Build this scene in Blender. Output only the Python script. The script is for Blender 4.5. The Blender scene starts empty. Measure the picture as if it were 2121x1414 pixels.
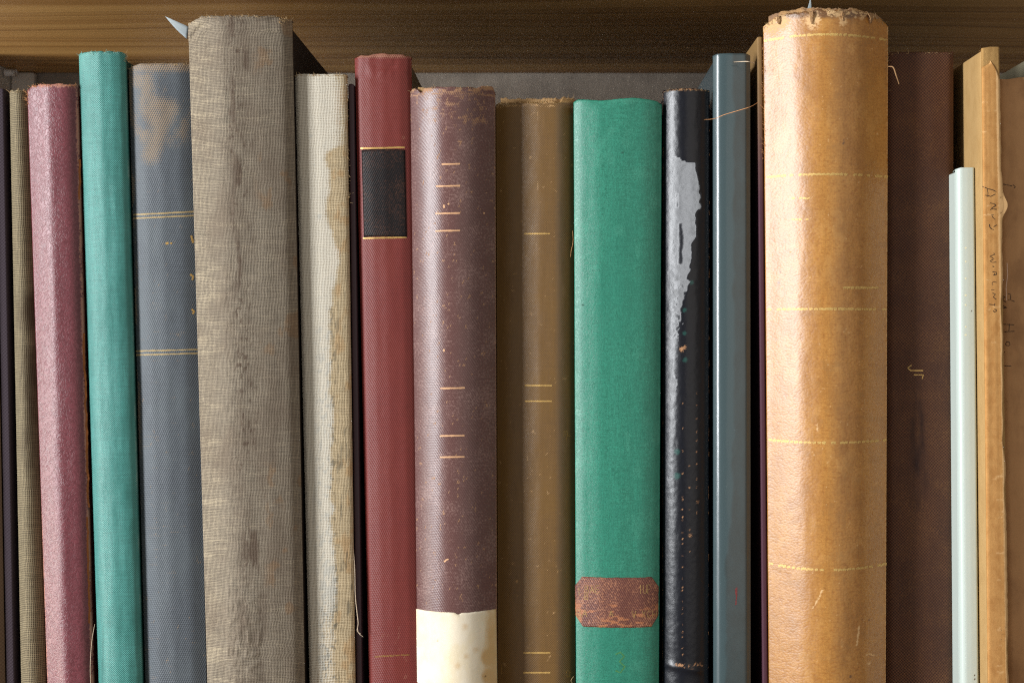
import bpy, math, random
import numpy as np
from mathutils import Vector

# ------------------------------------------------------------------ camera, world, lamps, exposure
SC = bpy.context.scene
COL = SC.collection
S = 0.00016          # metres per photograph pixel on the plane of the spines (y = 0)
D = 0.50             # camera to that plane
CX, CY = 1130.0, 707.0
ZC = 0.1365          # camera height above the lower shelf

cam_data = bpy.data.cameras.new("camera")
cam = bpy.data.objects.new("camera", cam_data)
COL.objects.link(cam)
cam.location = (0, -D, ZC)
cam.rotation_euler = (math.radians(90), 0, 0)
cam_data.sensor_width = 36.0
cam_data.lens = 36.0 * (D / S) / 2121.0
cam_data.shift_x = -(CX - 1060.5) / 2121.0
cam_data.clip_start = 0.01
cam_data.clip_end = 50
cam_data.dof.use_dof = True
cam_data.dof.focus_distance = 0.495
cam_data.dof.aperture_fstop = 30
SC.camera = cam

world = bpy.data.worlds.new("World")
SC.world = world
world.use_nodes = True
bg = world.node_tree.nodes["Background"]
bg.inputs[0].default_value = (1.0, 0.95, 0.89, 1)
bg.inputs[1].default_value = 0.27


def area(name, az, dist, zc, w, h, power, color):
    L = bpy.data.lights.new(name, 'AREA')
    L.shape = 'RECTANGLE'; L.size = w; L.size_y = h
    L.energy = power; L.color = color
    o = bpy.data.objects.new(name, L)
    COL.objects.link(o)
    a = math.radians(az)
    o.location = (math.sin(a) * dist, -math.cos(a) * dist, zc)
    o.rotation_euler = (Vector((0, 0, 0.14)) - o.location).to_track_quat('-Z', 'Y').to_euler()
    return o


area("window_light", -60, 2.2, 0.42, 0.44, 1.1, 79, (0.95, 0.975, 1.0))
low = area("low_side_fill", -88, 1.15, -0.14, 0.30, 0.25, 9.0, (1.0, 0.93, 0.82))  # added fill for the upper board's left underside, no such source seen
area("room_light", 25, 3.0, 0.40, 3.0, 2.0, 15, (1.0, 0.92, 0.82))

SC.view_settings.view_transform = 'Standard'
SC.view_settings.look = 'None'
SC.view_settings.exposure = 0.0
SC.view_settings.gamma = 1.0
SC.render.engine = 'CYCLES'
SC.cycles.use_denoising = False
SC.cycles.max_bounces = 8
SC.cycles.filter_width = 1.2

rng = np.random.default_rng(7)
random.seed(7)

# ------------------------------------------------------------------ helpers: noise, colour, nodes


def hx(h):
    h = h.lstrip('#')
    c = [int(h[i:i + 2], 16) / 255 for i in (0, 2, 4)]
    return tuple(((v + 0.055) / 1.055) ** 2.4 if v > 0.04045 else v / 12.92 for v in c) + (1.0,)


def _hash(i, j, seed):
    n = (i.astype(np.int64) * 374761393 + j.astype(np.int64) * 668265263 + seed * 144665) & 0x7fffffff
    n = ((n ^ (n >> 13)) * 1274126177) & 0x7fffffff
    n = n ^ (n >> 16)
    return (n & 0xffff) / 65535.0


def vn(x, y, seed=0):
    x = np.asarray(x, float); y = np.asarray(y, float)
    x, y = np.broadcast_arrays(x, y)
    i = np.floor(x); j = np.floor(y)
    f = x - i; g = y - j
    f = f * f * (3 - 2 * f); g = g * g * (3 - 2 * g)
    a = _hash(i, j, seed); b = _hash(i + 1, j, seed)
    c = _hash(i, j + 1, seed); d = _hash(i + 1, j + 1, seed)
    return (a * (1 - f) + b * f) * (1 - g) + (c * (1 - f) + d * f) * g


def fbm(x, y, seed=0, o=4):
    s = 0; t = 0; a = 1.0
    for k in range(o):
        s = s + a * vn(np.asarray(x) * 2 ** k, np.asarray(y) * 2 ** k, seed + 31 * k)
        t += a; a *= 0.55
    return s / t


def sst(x, a, b):
    t = np.clip((x - a) / (b - a), 0, 1)
    return t * t * (3 - 2 * t)


def box_mask(px, py, x0, x1, y0, y1, soft=6):
    return sst(px, x0 - soft, x0 + soft) * (1 - sst(px, x1 - soft, x1 + soft)) * sst(py, y0 - soft, y0 + soft) * (1 - sst(py, y1 - soft, y1 + soft))


def seg_dist(x, y, lines):
    d = np.full(x.shape, 1e9)
    for ln in lines:
        for (x0, y0), (x1, y1) in zip(ln[:-1], ln[1:]):
            vx, vy = x1 - x0, y1 - y0
            t = np.clip(((x - x0) * vx + (y - y0) * vy) / (vx * vx + vy * vy + 1e-9), 0, 1)
            d = np.minimum(d, np.hypot(x - x0 - t * vx, y - y0 - t * vy))
    return d


def seg_spots(x, y, sp):
    r = np.zeros_like(x)
    for a, b, s_ in sp:
        r = np.maximum(r, np.exp(-(((x - a) / s_) ** 2 + ((y - b) / s_) ** 2)))
    return r


class NT:
    def __init__(self, name):
        self.m = bpy.data.materials.new(name)
        self.m.use_nodes = True
        self.t = self.m.node_tree
        self.t.nodes.clear()
        self.out = self.t.nodes.new('ShaderNodeOutputMaterial')

    def n(self, typ, ins=None, out=0, **props):
        nd = self.t.nodes.new(typ)
        for k, v in props.items():
            setattr(nd, k, v)
        for k, v in (ins or {}).items():
            if isinstance(v, bpy.types.NodeSocket):
                self.t.links.new(v, nd.inputs[k])
            else:
                nd.inputs[k].default_value = v
        return nd.outputs[out] if out is not None else nd

    def math(self, op, a, b=0.0, c=None, clamp=False):
        ins = {0: a, 1: b}
        if c is not None:
            ins[2] = c
        return self.n('ShaderNodeMath', ins, operation=op, use_clamp=clamp)

    def mix(self, f, a, b, blend='MIX'):
        nd = self.t.nodes.new('ShaderNodeMix')
        nd.data_type = 'RGBA'; nd.blend_type = blend
        for k, v in ((0, f), (6, a), (7, b)):
            if isinstance(v, bpy.types.NodeSocket):
                self.t.links.new(v, nd.inputs[k])
            else:
                nd.inputs[k].default_value = v
        return nd.outputs[2]

    def ramp(self, x, a, b, lo=0.0, hi=1.0, smooth=True):
        return self.n('ShaderNodeMapRange', {0: x, 1: a, 2: b, 3: lo, 4: hi}, interpolation_type='SMOOTHSTEP' if smooth else 'LINEAR')

    def noise(self, vec, sc=(1, 1, 1), scale=1.0, detail=2.0, rough=0.5, dist=0.0, off=(0, 0, 0)):
        mp = self.n('ShaderNodeMapping', {'Vector': vec, 'Scale': sc, 'Location': off})
        return self.n('ShaderNodeTexNoise', {'Vector': mp, 'Scale': scale, 'Detail': detail, 'Roughness': rough, 'Distortion': dist})

    def attr(self, name):
        return self.n('ShaderNodeAttribute', out=2, attribute_name=name)

    def bsdf(self, **k):
        b = self.n('ShaderNodeBsdfPrincipled', k, out=0)
        self.t.links.new(b, self.out.inputs[0])
        return b


def mat_cover(name, base, thread=None, weave='plain', per=4.0, wamt=0.5, bump=0.35, rough=0.55, spec=0.5,
              mottle=None, mamt=0.4, mscale=0.02, slub=0.0, wear_or_light=None, stain_or_light=None, dark=None, coat=0.0, grain=0.15, sheen=0.0, speck=None, speckamt=0.0, tilt=False, wmax=0.85, smax=0.8, wpert=1.0, zfade=None, pore=0.0, wthread=0.0):
    """woven / leather book cover; UVMap is measured in 0.16 mm units (s across, t down the spine)"""
    N = NT(name)
    uv = N.n('ShaderNodeUVMap', uv_map='UVMap')
    sep = N.n('ShaderNodeSeparateXYZ', {0: uv}, out=None)
    s, t = sep.outputs[0], sep.outputs[1]
    d1 = N.noise(uv, (0.03, 0.03, 1), 1, 2, off=(3, 7, 0))
    d2 = N.noise(uv, (0.025, 0.04, 1), 1, 2, off=(13, 5, 0))
    if weave == 'plain':
        a = N.math('SINE', N.math('ADD', N.math('MULTIPLY', s, math.pi / per), N.math('MULTIPLY', d1, 6.0)))
        b = N.math('SINE', N.math('ADD', N.math('MULTIPLY', t, math.pi / per), N.math('MULTIPLY', d2, 6.0)))
        w = N.math('MULTIPLY_ADD', N.math('MULTIPLY', a, b), 0.5, 0.5)
    elif weave == 'canvas':      # open weave: thread crossings bright, pores dark
        a = N.math('ABSOLUTE', N.math('SINE', N.math('ADD', N.math('MULTIPLY', s, math.pi / per), N.math('MULTIPLY', d1, 5.0))))
        b = N.math('ABSOLUTE', N.math('SINE', N.math('ADD', N.math('MULTIPLY', t, math.pi / per), N.math('MULTIPLY', d2, 5.0))))
        w = N.math('SUBTRACT', 1.0, N.math('MULTIPLY', a, b))
    elif weave == 'twill':
        ph = N.math('ADD', N.math('MULTIPLY', s, 2 * math.pi / per * 0.9), N.math('MULTIPLY', t, 2 * math.pi / per * 0.45))
        a = N.math('SINE', N.math('ADD', ph, N.math('MULTIPLY', d1, 7.0)))
        b = N.math('SINE', N.math('ADD', N.math('MULTIPLY', t, 2 * math.pi / per), N.math('MULTIPLY', d2, 5.0)))
        w = N.math('MULTIPLY_ADD', N.math('ADD', a, N.math('MULTIPLY', b, 0.6)), 0.3, 0.5)
    elif weave == 'worm':
        a = N.noise(uv, (1 / per, 1 / per, 1), 1, 1.5, 0.5, 1.6)
        w = N.ramp(N.math('ABSOLUTE', N.math('SUBTRACT', a, 0.5)), 0.0, 0.10)
    elif weave == 'leather':
        v = N.n('ShaderNodeTexVoronoi', {'Vector': N.n('ShaderNodeMapping', {'Vector': uv, 'Scale': (1 / per, 1.5 / per, 1), 'Rotation': (0, 0, 0.5)}), 'Scale': 1.0, 'Randomness': 1.0})
        w = N.math('SUBTRACT', 1.0, N.math('MULTIPLY', v, v), clamp=True)
    else:
        w = N.noise(uv, (1 / per, 1 / per, 1), 1, 3, 0.6)
    fine = N.noise(uv, (0.36, 0.36, 1), 1, 3, 0.7)
    col = N.mix(N.math('MULTIPLY', w, wamt), base, thread if thread else base)
    if slub:
        s1 = N.noise(uv, (0.34, 0.022, 1), 1, 2, 0.6)
        s2 = N.noise(uv, (0.022, 0.34, 1), 1, 2, 0.6, off=(9, 4, 0))
        sl = N.math('ADD', N.ramp(s1, 0.32, 0.68), N.ramp(s2, 0.32, 0.68))
        k = N.math('MULTIPLY_ADD', N.math('SUBTRACT', sl, 1.0), slub, 1.0)
        kk = N.n('ShaderNodeCombineColor', {0: k, 1: k, 2: k})
        col = N.mix(1.0, col, kk, 'MULTIPLY')
    if mottle:
        mn = N.noise(uv, (mscale, mscale * 0.6, 1), 1, 6, 0.65)
        col = N.mix(N.math('MULTIPLY', N.ramp(mn, 0.38, 0.68), mamt), col, mottle)
    if speck:
        sp = N.noise(uv, (0.22, 0.22, 1), 1, 4, 0.75, off=(1, 2, 0))
        sp2 = N.noise(uv, (0.015, 0.015, 1), 1, 4, 0.6, off=(5, 2, 0))
        col = N.mix(N.math('MULTIPLY', N.ramp(N.math('ADD', sp, N.math('MULTIPLY', sp2, 0.5)), 0.72, 0.95), speckamt), col, speck)
    gk = N.math('MULTIPLY_ADD', N.math('SUBTRACT', fine, 0.5), grain * 2, 1.0)
    col = N.mix(1.0, col, N.n('ShaderNodeCombineColor', {0: gk, 1: gk, 2: gk}), 'MULTIPLY')
    pert = N.math('ADD', N.math('MULTIPLY', N.math('SUBTRACT', w, 0.5), 0.45), N.math('MULTIPLY', N.math('SUBTRACT', fine, 0.5), 0.7))
    r = rough
    if stain_or_light:
        f = N.ramp(N.math('ADD', N.attr('stain_or_light'), N.math('MULTIPLY', pert, 0.45)), 0.25, 0.75)
        f = N.math('MULTIPLY', N.math('MULTIPLY', f, N.ramp(N.attr('stain_or_light'), 0.02, 0.15)), smax)
        col = N.mix(f, col, stain_or_light)
    if dark:
        f = N.ramp(N.math('ADD', N.attr('dark'), N.math('MULTIPLY', pert, 0.6)), 0.2, 0.9)
        f = N.math('MULTIPLY', f, N.ramp(N.attr('dark'), 0.02, 0.2))
        col = N.mix(f, col, dark)
    if wear_or_light:
        f = N.ramp(N.math('ADD', N.attr('wear_or_light'), N.math('MULTIPLY', pert, wpert)), 0.25, 0.75)
        f = N.math('MULTIPLY', N.math('MULTIPLY', f, N.ramp(N.attr('wear_or_light'), 0.02, 0.15)), wmax)
        if wthread:
            f = N.math('MULTIPLY', f, N.math('MULTIPLY_ADD', N.ramp(w, .25, .75), wthread, 1 - wthread))
        col = N.mix(f, col, wear_or_light)
        r = N.math('MULTIPLY_ADD', f, 0.85 - rough, rough)
    if pore:
        pk = N.math('SUBTRACT', 1.0, N.math('MULTIPLY', N.math('SUBTRACT', 1.0, w), pore))
        col = N.mix(1.0, col, N.n('ShaderNodeCombineColor', {0: pk, 1: pk, 2: pk}), 'MULTIPLY')
    if zfade:
        oz = N.n('ShaderNodeSeparateXYZ', {0: N.n('ShaderNodeTexCoord', out=3)}, out=None).outputs[2]
        oz = N.math('ADD', oz, N.math('MULTIPLY', N.noise(uv, (.02, .02, 1), 1, 3), 0.02))
        col = N.mix(N.ramp(oz, zfade[1], zfade[2]), col, zfade[0])
    hgt = N.math('ADD', w, N.math('MULTIPLY', fine, 0.5))
    nor = N.n('ShaderNodeBump', {'Strength': bump, 'Distance': 0.00022, 'Height': hgt})
    if tilt:
        r = N.math('MULTIPLY_ADD', N.ramp(N.attr('tilt'), .05, .3), .10, rough)
    if tilt:    # normals leaned towards the window, giving the masked patch a shaped highlight
        tl = N.n('ShaderNodeVectorMath', {0: (-1.3, 0.0, 0.0), 'Scale': N.attr('tilt')}, operation='SCALE')
        nor = N.n('ShaderNodeVectorMath', {0: N.n('ShaderNodeVectorMath', {0: nor, 1: tl}, operation='ADD')}, operation='NORMALIZE')
    N.bsdf(**{'Base Color': col, 'Roughness': r, 'Specular IOR Level': spec, 'Normal': nor, 'Coat Weight': coat, 'Coat Roughness': 0.15,
              'Sheen Weight': sheen, 'Sheen Roughness': 0.4})
    return N.m


def mat_plain(name, color, rough=0.6, spec=0.4, var=0.15, scale=400.0, bump=0.0, worn=0.0, second=None, metallic=0.0, stretch=(1, 1, 1)):
    N = NT(name)
    tc = N.n('ShaderNodeTexCoord', out=3)
    ns = N.noise(tc, stretch, scale, 4, 0.6)
    c2 = second if second else tuple(v * 0.55 for v in color[:3]) + (1,)
    col = N.mix(N.math('MULTIPLY', N.ramp(ns, 0.35, 0.7), var if not second else 1.0), color, c2)
    kw = {'Base Color': col, 'Roughness': rough, 'Specular IOR Level': spec, 'Metallic': metallic}
    if bump:
        kw['Normal'] = N.n('ShaderNodeBump', {'Strength': bump, 'Distance': 0.0003, 'Height': ns})
    if worn:
        wn = N.noise(tc, (1, 1, 1), scale * 2.2, 3, 0.7, off=(3, 1, 2))
        kw['Alpha'] = N.ramp(wn, worn - 0.06, worn + 0.06)
    N.bsdf(**kw)
    return N.m


def mat_wood():
    N = NT("pine_wood")
    tc = N.n('ShaderNodeTexCoord', out=3)
    warp = N.noise(tc, (1.6, 7, 1), 1, 3, 0.5)
    sep = N.n('ShaderNodeSeparateXYZ', {0: tc}, out=None)
    yy = N.math('ADD', sep.outputs[1], N.math('MULTIPLY', warp, 0.085))
    rings = N.n('ShaderNodeCombineXYZ', {0: N.math('MULTIPLY', sep.outputs[0], 0.25), 1: yy, 2: 0.0})
    n1 = N.noise(rings, (1, 62, 1), 1, 3, 0.55)
    n2 = N.noise(rings, (4, 420, 1), 1, 2, 0.6)
    n3 = N.noise(rings, (0.6, 150, 1), 1, 2, 0.5, off=(2, 3, 0))
    line = N.ramp(n3, 0.50, 0.66)
    band = N.ramp(n1, 0.35, 0.66)
    col = N.mix(band, hx('#bd9459'), hx('#9c723d'))
    col = N.mix(N.math('MULTIPLY', line, 0.6), col, hx('#6e4a24'))
    k = N.math('MULTIPLY_ADD', N.math('SUBTRACT', n2, 0.5), 0.45, 1.0)
    col = N.mix(1.0, col, N.n('ShaderNodeCombineColor', {0: k, 1: k, 2: k}), 'MULTIPLY')
    nor = N.n('ShaderNodeBump', {'Strength': 0.15, 'Distance': 0.0006, 'Height': N.math('ADD', n2, band)})
    N.bsdf(**{'Base Color': col, 'Roughness': 0.5, 'Specular IOR Level': 0.35, 'Normal': nor})
    return N.m


def mat_plaster(name, c1, c2):
    N = NT(name)
    tc = N.n('ShaderNodeTexCoord', out=3)
    a = N.noise(tc, (1, 1, 1), 55, 5, 0.6)
    b = N.noise(tc, (1, 1, 0.5), 240, 4, 0.65)
    col = N.mix(N.ramp(a, 0.3, 0.7), c1, c2)
    nor = N.n('ShaderNodeBump', {'Strength': 0.5, 'Distance': 0.0012, 'Height': N.math('ADD', a, N.math('MULTIPLY', b, 0.5))})
    N.bsdf(**{'Base Color': col, 'Roughness': 0.85, 'Specular IOR Level': 0.2, 'Normal': nor})
    return N.m


def mat_pages():
    N = NT("page_edges")
    tc = N.n('ShaderNodeTexCoord', out=3)
    a = N.noise(tc, (3800, 2, 6), 1, 3, 0.7)
    b = N.noise(tc, (60, 60, 60), 1, 3, 0.6)
    col = N.mix(N.ramp(a, 0.3, 0.7), hx('#c2a273'), hx('#6b5030'))
    col = N.mix(N.math('MULTIPLY', N.ramp(b, 0.4, 0.7), 0.4), col, hx('#8d6d43'))
    nor = N.n('ShaderNodeBump', {'Strength': 0.6, 'Distance': 0.0003, 'Height': a})
    N.bsdf(**{'Base Color': col, 'Roughness': 0.85, 'Specular IOR Level': 0.15, 'Normal': nor})
    return N.m


# ------------------------------------------------------------------ helpers: meshes


def mesh_obj(name, verts, faces, mat, parent=None, uv=None, attrs=None, smooth=True, loc=None):
    me = bpy.data.meshes.new(name)
    verts = np.asarray(verts, np.float32)
    if isinstance(faces, np.ndarray) and faces.shape[1] == 4:
        nf = len(faces)
        me.vertices.add(len(verts)); me.loops.add(nf * 4); me.polygons.add(nf)
        me.vertices.foreach_set('co', verts.ravel())
        me.loops.foreach_set('vertex_index', faces.astype(np.int32).ravel())
        me.polygons.foreach_set('loop_start', np.arange(nf, dtype=np.int32) * 4)
        me.polygons.foreach_set('loop_total', np.full(nf, 4, np.int32))
        me.update(calc_edges=True)
        me.validate()
    else:
        me.from_pydata([tuple(map(float, v)) for v in verts], [], [tuple(int(i) for i in f) for f in faces])
        me.update()
    if uv is not None:
        l = me.uv_layers.new(name='UVMap')
        idx = np.empty(len(me.loops), np.int32)
        me.loops.foreach_get('vertex_index', idx)
        l.data.foreach_set('uv', np.asarray(uv, np.float32)[idx].ravel())
    for k, v in (attrs or {}).items():
        at = me.attributes.new(k, 'FLOAT', 'POINT')
        at.data.foreach_set('value', np.asarray(v, np.float32).ravel())
    me.polygons.foreach_set('use_smooth', np.full(len(me.polygons), smooth))
    me.materials.append(mat)
    o = bpy.data.objects.new(name, me)
    COL.objects.link(o)
    if parent:
        o.parent = parent
    if loc:
        o.location = loc
    return o


def grid_faces(nr, nc, base=0):
    i = np.arange(nr - 1)[:, None]; j = np.arange(nc - 1)[None, :]
    a = i * nc + j
    return (np.stack([a, a + 1, a + nc + 1, a + nc], -1).reshape(-1, 4)) + base


def hexa(name, c, mat, parent=None, bevel=0.0, uvscale=1 / S):
    """c: 8 corners: bottom ring (4) then top ring (4)"""
    f = [(3, 2, 1, 0), (4, 5, 6, 7), (0, 1, 5, 4), (1, 2, 6, 5), (2, 3, 7, 6), (3, 0, 4, 7)]
    o = mesh_obj(name, c, f, mat, parent, smooth=False)
    me = o.data
    l = me.uv_layers.new(name='UVMap')
    for p in me.polygons:
        n = p.normal
        for li in p.loop_indices:
            v = me.vertices[me.loops[li].vertex_index].co
            if abs(n.x) > 0.6:
                l.data[li].uv = (v.y * uvscale, -v.z * uvscale)
            elif abs(n.z) > 0.6:
                l.data[li].uv = (v.x * uvscale, v.y * uvscale)
            else:
                l.data[li].uv = (v.x * uvscale, -v.z * uvscale)
    if bevel:
        m = o.modifiers.new('bevel', 'BEVEL'); m.width = bevel; m.segments = 3; m.limit_method = 'NONE'
        me.polygons.foreach_set('use_smooth', np.full(len(me.polygons), True))
        try:
            o.modifiers.new('wn', 'WEIGHTED_NORMAL')
        except Exception:
            pass
    return o


def tube(name, pts, r, mat, parent=None, sides=5, taper=True):
    pts = [Vector(p) for p in pts]
    V = []; F = []
    n = len(pts)
    for i, p in enumerate(pts):
        d = (pts[min(i + 1, n - 1)] - pts[max(i - 1, 0)]).normalized()
        u = d.cross(Vector((0, 1, 0.3))).normalized(); w = d.cross(u)
        rr = r * (1.0 if not taper else (0.55 + 0.45 * math.sin(math.pi * (0.1 + 0.8 * i / max(1, n - 1)))))
        for k in range(sides):
            a = 2 * math.pi * k / sides
            V.append(p + (u * math.cos(a) + w * math.sin(a)) * rr)
    for i in range(n - 1):
        for k in range(sides):
            F.append((i * sides + k, i * sides + (k + 1) % sides, (i + 1) * sides + (k + 1) % sides, (i + 1) * sides + k))
    F.append(tuple(range(sides))); F.append(tuple((n - 1) * sides + k for k in reversed(range(sides))))
    return mesh_obj(name, V, F, mat, parent)


def smooth_line(pts, n=24):
    """Catmull-Rom through control points"""
    P = [Vector(p) for p in pts]
    P = [P[0] * 2 - P[1]] + P + [P[-1] * 2 - P[-2]]
    out = []
    seg = len(P) - 3
    for q in range(n + 1):
        u = q / n * seg
        i = min(int(u), seg - 1); t = u - i
        a, b, c, d = P[i:i + 4]
        out.append(0.5 * ((2 * b) + (c - a) * t + (2 * a - 5 * b + 4 * c - d) * t * t + (3 * b - a - 3 * c + d) * t ** 3))
    return out


def world_at(px, py, y):
    k = 1 + y / D
    return Vector(((px - CX) * S * k, y, ZC + (CY - py) * S * k))


# ------------------------------------------------------------------ materials shared by several books
M_PAGES = mat_pages()
M_GOLD = mat_plain("worn_gilding", hx('#c9a25c'), 0.42, 0.6, 0.5, 2500, worn=0.40, metallic=0.35)
M_GOLD_FAINT = mat_plain("rubbed_gilding", hx('#a9823f'), 0.55, 0.5, 0.5, 2500, worn=0.50, metallic=0.2)
M_GOLD_PALE = mat_plain("pale_gilding", hx('#d8a77c'), 0.5, 0.5, 0.35, 2500, worn=0.34)
M_FIBRE = mat_plain("cotton_fibre", hx('#c9ab80'), 0.9, 0.1, 0.4, 900)
M_THREAD = mat_plain("linen_thread", hx('#d49a68'), 0.8, 0.2, 0.4, 1500)
M_PALE_THREAD = mat_plain("pale_thread", hx('#cdb9a0'), 0.8, 0.2, 0.4, 1500)
M_INK = mat_plain("faded_ink", hx('#3a2c22'), 0.6, 0.3, 0.3, 2500, worn=0.43)
M_PAPER = mat_plain("white_paper", hx('#98a0a2'), 0.75, 0.2, 0.08, 300)


# ------------------------------------------------------------------ the book builder
class Book:
    def __init__(self, label, xl0, xr0, top, xl1, xr1, d, b, mat, board=None, prof='para', depth=0.15, smooth=0.04, na=None,
                 topfn=None, disp=None, attrs=None, name='book', boards=True, wob=0.12, cap=0.0009, category='book', group='old books standing in a row', cover_drop=0.0012, board_t=0.0024, block=True, block_mat=None, step=2.6, vstep=4.0, lout=0.0, rout=0.0):
        self.d = d * 1e-3; self.b = b * 1e-3
        self.xl0, self.xr0, self.top, self.xl1, self.xr1 = xl0, xr0, top, xl1, xr1
        kd = 1 + self.d / D
        zf = lambda py, k: ZC + (CY - py) * S * k
        self.ztop = zf(top, 1 + (self.d - self.b) / D)
        z0, z1 = self.ztop, zf(1414, kd)
        X = lambda px: (px - CX) * S * kd
        self.lx = lambda z: X(xl0) + (X(xl1) - X(xl0)) * (z0 - z) / (z0 - z1)
        self.rx = lambda z: X(xr0) + (X(xr1) - X(xr0)) * (z0 - z) / (z0 - z1)
        self.bx = 0.5 * (self.lx(0) + self.rx(0)); self.by = self.d + depth / 2
        e = bpy.data.objects.new(name, None)
        e.empty_display_size = 0.02
        COL.objects.link(e)
        e.location = (self.bx, self.by, 0)
        e['label'] = label; e['category'] = category
        if group:
            e['group'] = group
        self.root = e
        # profile
        aa = np.linspace(-1.1, 1.1, 881)
        if prof == 'para':
            h = 1 - np.clip(np.abs(aa), 0, 1) ** 2
        elif isinstance(prof, (int, float)):
            h = 1 - np.clip(np.abs(aa), 0, 1) ** prof
        else:
            h = np.interp(aa, [p[0] for p in prof], [p[1] for p in prof])
            sg = max(1, int(smooth / (aa[1] - aa[0])))
            kx = np.arange(-3 * sg, 3 * sg + 1); ker = np.exp(-0.5 * (kx / sg) ** 2); ker /= ker.sum()
            h = np.convolve(np.pad(h, 3 * sg, 'edge'), ker, 'valid')
        self.aa, self.hh = aa, h
        self.dispf = disp; self.wob = wob * 1e-3
        self.seed = random.randint(1, 9999)
        # grid
        wpx = (xr0 - xl0)
        na = na or max(16, int(wpx / step))
        zb = 0.0
        nz = int((self.ztop - zb) / S / vstep)
        t = np.linspace(-1, 1, na)
        A = 0.65 * t + 0.35 * np.sin(t * math.pi / 2)
        V = np.linspace(0, 1, nz)
        Ag, Vg = np.meshgrid(A, V)
        tf = topfn(A) * S if topfn else np.zeros_like(A)
        Z = zb + (self.ztop + tf[None, :] - zb) * Vg
        Xg, Yg = self.surf(Ag, Z)
        PX = CX + Xg / (S * (1 + Yg / D)); PY = CY - (Z - ZC) / (S * (1 + Yg / D))
        # cap rows rolling back at the head
        r = cap
        rows = [(Xg, Yg, Z)]
        for ang in (30, 60, 90):
            q = math.radians(ang)
            rows.append((Xg[-1:], Yg[-1:] + r * (1 - math.cos(q)), Z[-1:] + r * math.sin(q) * 0.6))
        rows.append((Xg[-1:], Yg[-1:] * 0 + np.maximum(Yg[-1:] + 0.003, self.d + 0.002), Z[-1:] + r * 0.5 - 0.0004))
        Xa = np.vstack([q[0] for q in rows]); Ya = np.vstack([q[1] for q in rows]); Za = np.vstack([q[2] for q in rows])
        # side columns running back into the joint
        def col(side):
            j = 0 if side < 0 else -1
            c1 = (Xa[:, j] - side * 0.0001, np.maximum(Ya[:, j], self.d) + 0.0004, Za[:, j])
            c2 = (Xa[:, j] - side * 0.0005, np.maximum(Ya[:, j], self.d) + 0.0010, Za[:, j])
            return c1, c2
        l1, l2 = col(-1); r1, r2 = col(1)
        pile = lambda k: np.column_stack([l2[k], l1[k], (Xa, Ya, Za)[k], r1[k], r2[k]])
        Xa, Ya, Za = pile(0), pile(1), pile(2)
        nr, nc = Xa.shape
        verts = np.stack([Xa - self.bx, Ya - self.by, Za], -1).reshape(-1, 3)
        seg = np.hypot(np.diff(Xa, axis=1), np.diff(Ya, axis=1)) / S
        sarc = np.column_stack([np.zeros(nr), np.cumsum(seg, 1)]) + xl0
        tt = CY - (Za - ZC) / S
        at = {}
        def pad(M):
            M = np.vstack([M] + [M[-1:]] * 4)
            return np.column_stack([M[:, :1], M[:, :1], M, M[:, -1:], M[:, -1:]])
        self.PX, self.PY = PX, PY
        for k, f in (attrs or {}).items():
            at[k] = pad(np.clip(f(PX, PY, Ag), 0, 1) * np.ones_like(PX))
        self.spine = mesh_obj('spine', verts, grid_faces(nr, nc), mat, e, uv=np.stack([sarc, tt], -1).reshape(-1, 2), attrs=at)
        # boards and page block
        zt = self.ztop - cover_drop - max(0, -(tf.min()))
        y0 = self.d + 0.0012; y1 = self.d + depth
        bm = board or mat
        def hx8(xa0, xb0, xa1, xb1, z0_, z1_, ya, yb):
            return [(xa0 - self.bx, ya - self.by, z0_), (xb0 - self.bx, ya - self.by, z0_), (xb0 - self.bx, yb - self.by, z0_), (xa0 - self.bx, yb - self.by, z0_),
                    (xa1 - self.bx, ya - self.by, z1_), (xb1 - self.bx, ya - self.by, z1_), (xb1 - self.bx, yb - self.by, z1_), (xa1 - self.bx, yb - self.by, z1_)]
        ins = 0.0003
        bt = board_t
        ro, lo = rout * S, lout * S
        lb, lt, rb, rt = self.lx(0) + ins, self.lx(zt) + ins, self.rx(0) - ins, self.rx(zt) - ins
        if boards:
            self.front = hexa('front_cover', hx8(rb - bt, rb + ro, rt - bt, rt + ro, 0, zt, y0, y1) if not ro else hx8(rb + .0004, rb + ro, rt + .0004, rt + ro, 0, zt, y0 - .0010, y1), bm, e, bevel=0.0006)
            self.back = hexa('back_cover', hx8(lb, lb + bt, lt, lt + bt, 0, zt, y0, y1) if not lo else hx8(lb - lo, lb - .0004, lt - lo, lt - .0004, 0, zt, y0 - .0010, y1), bm, e, bevel=0.0006)
        if block:
            g = bt + 0.0001
            hexa('page_block', hx8(lb + g, rb - g, lt + g, rt - g, 0.003, zt - 0.003, self.d + 0.003, y1 - 0.004), block_mat or M_PAGES, e)

    def surf(self, a, z):
        a, z = np.broadcast_arrays(np.asarray(a, float), np.asarray(z, float))
        x = self.lx(z) + (self.rx(z) - self.lx(z)) * (a + 1) * 0.5
        h = np.interp(a, self.aa, self.hh)
        y = self.d - self.b * h
        px = x / S; pz = z / S
        fade = 1 - np.clip(np.abs(a), 0, 1) ** 6
        y = y - self.wob * fade * (fbm(px / 45, pz / 120, self.seed) - 0.5) * 2 - 0.25 * self.wob * (fbm(px / 9, pz / 9, self.seed + 5) - 0.5)
        if self.dispf:
            y = y - self.dispf(a, CX + x / S, CY - (z - ZC) / S) * 1e-3
        return x, y

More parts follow.
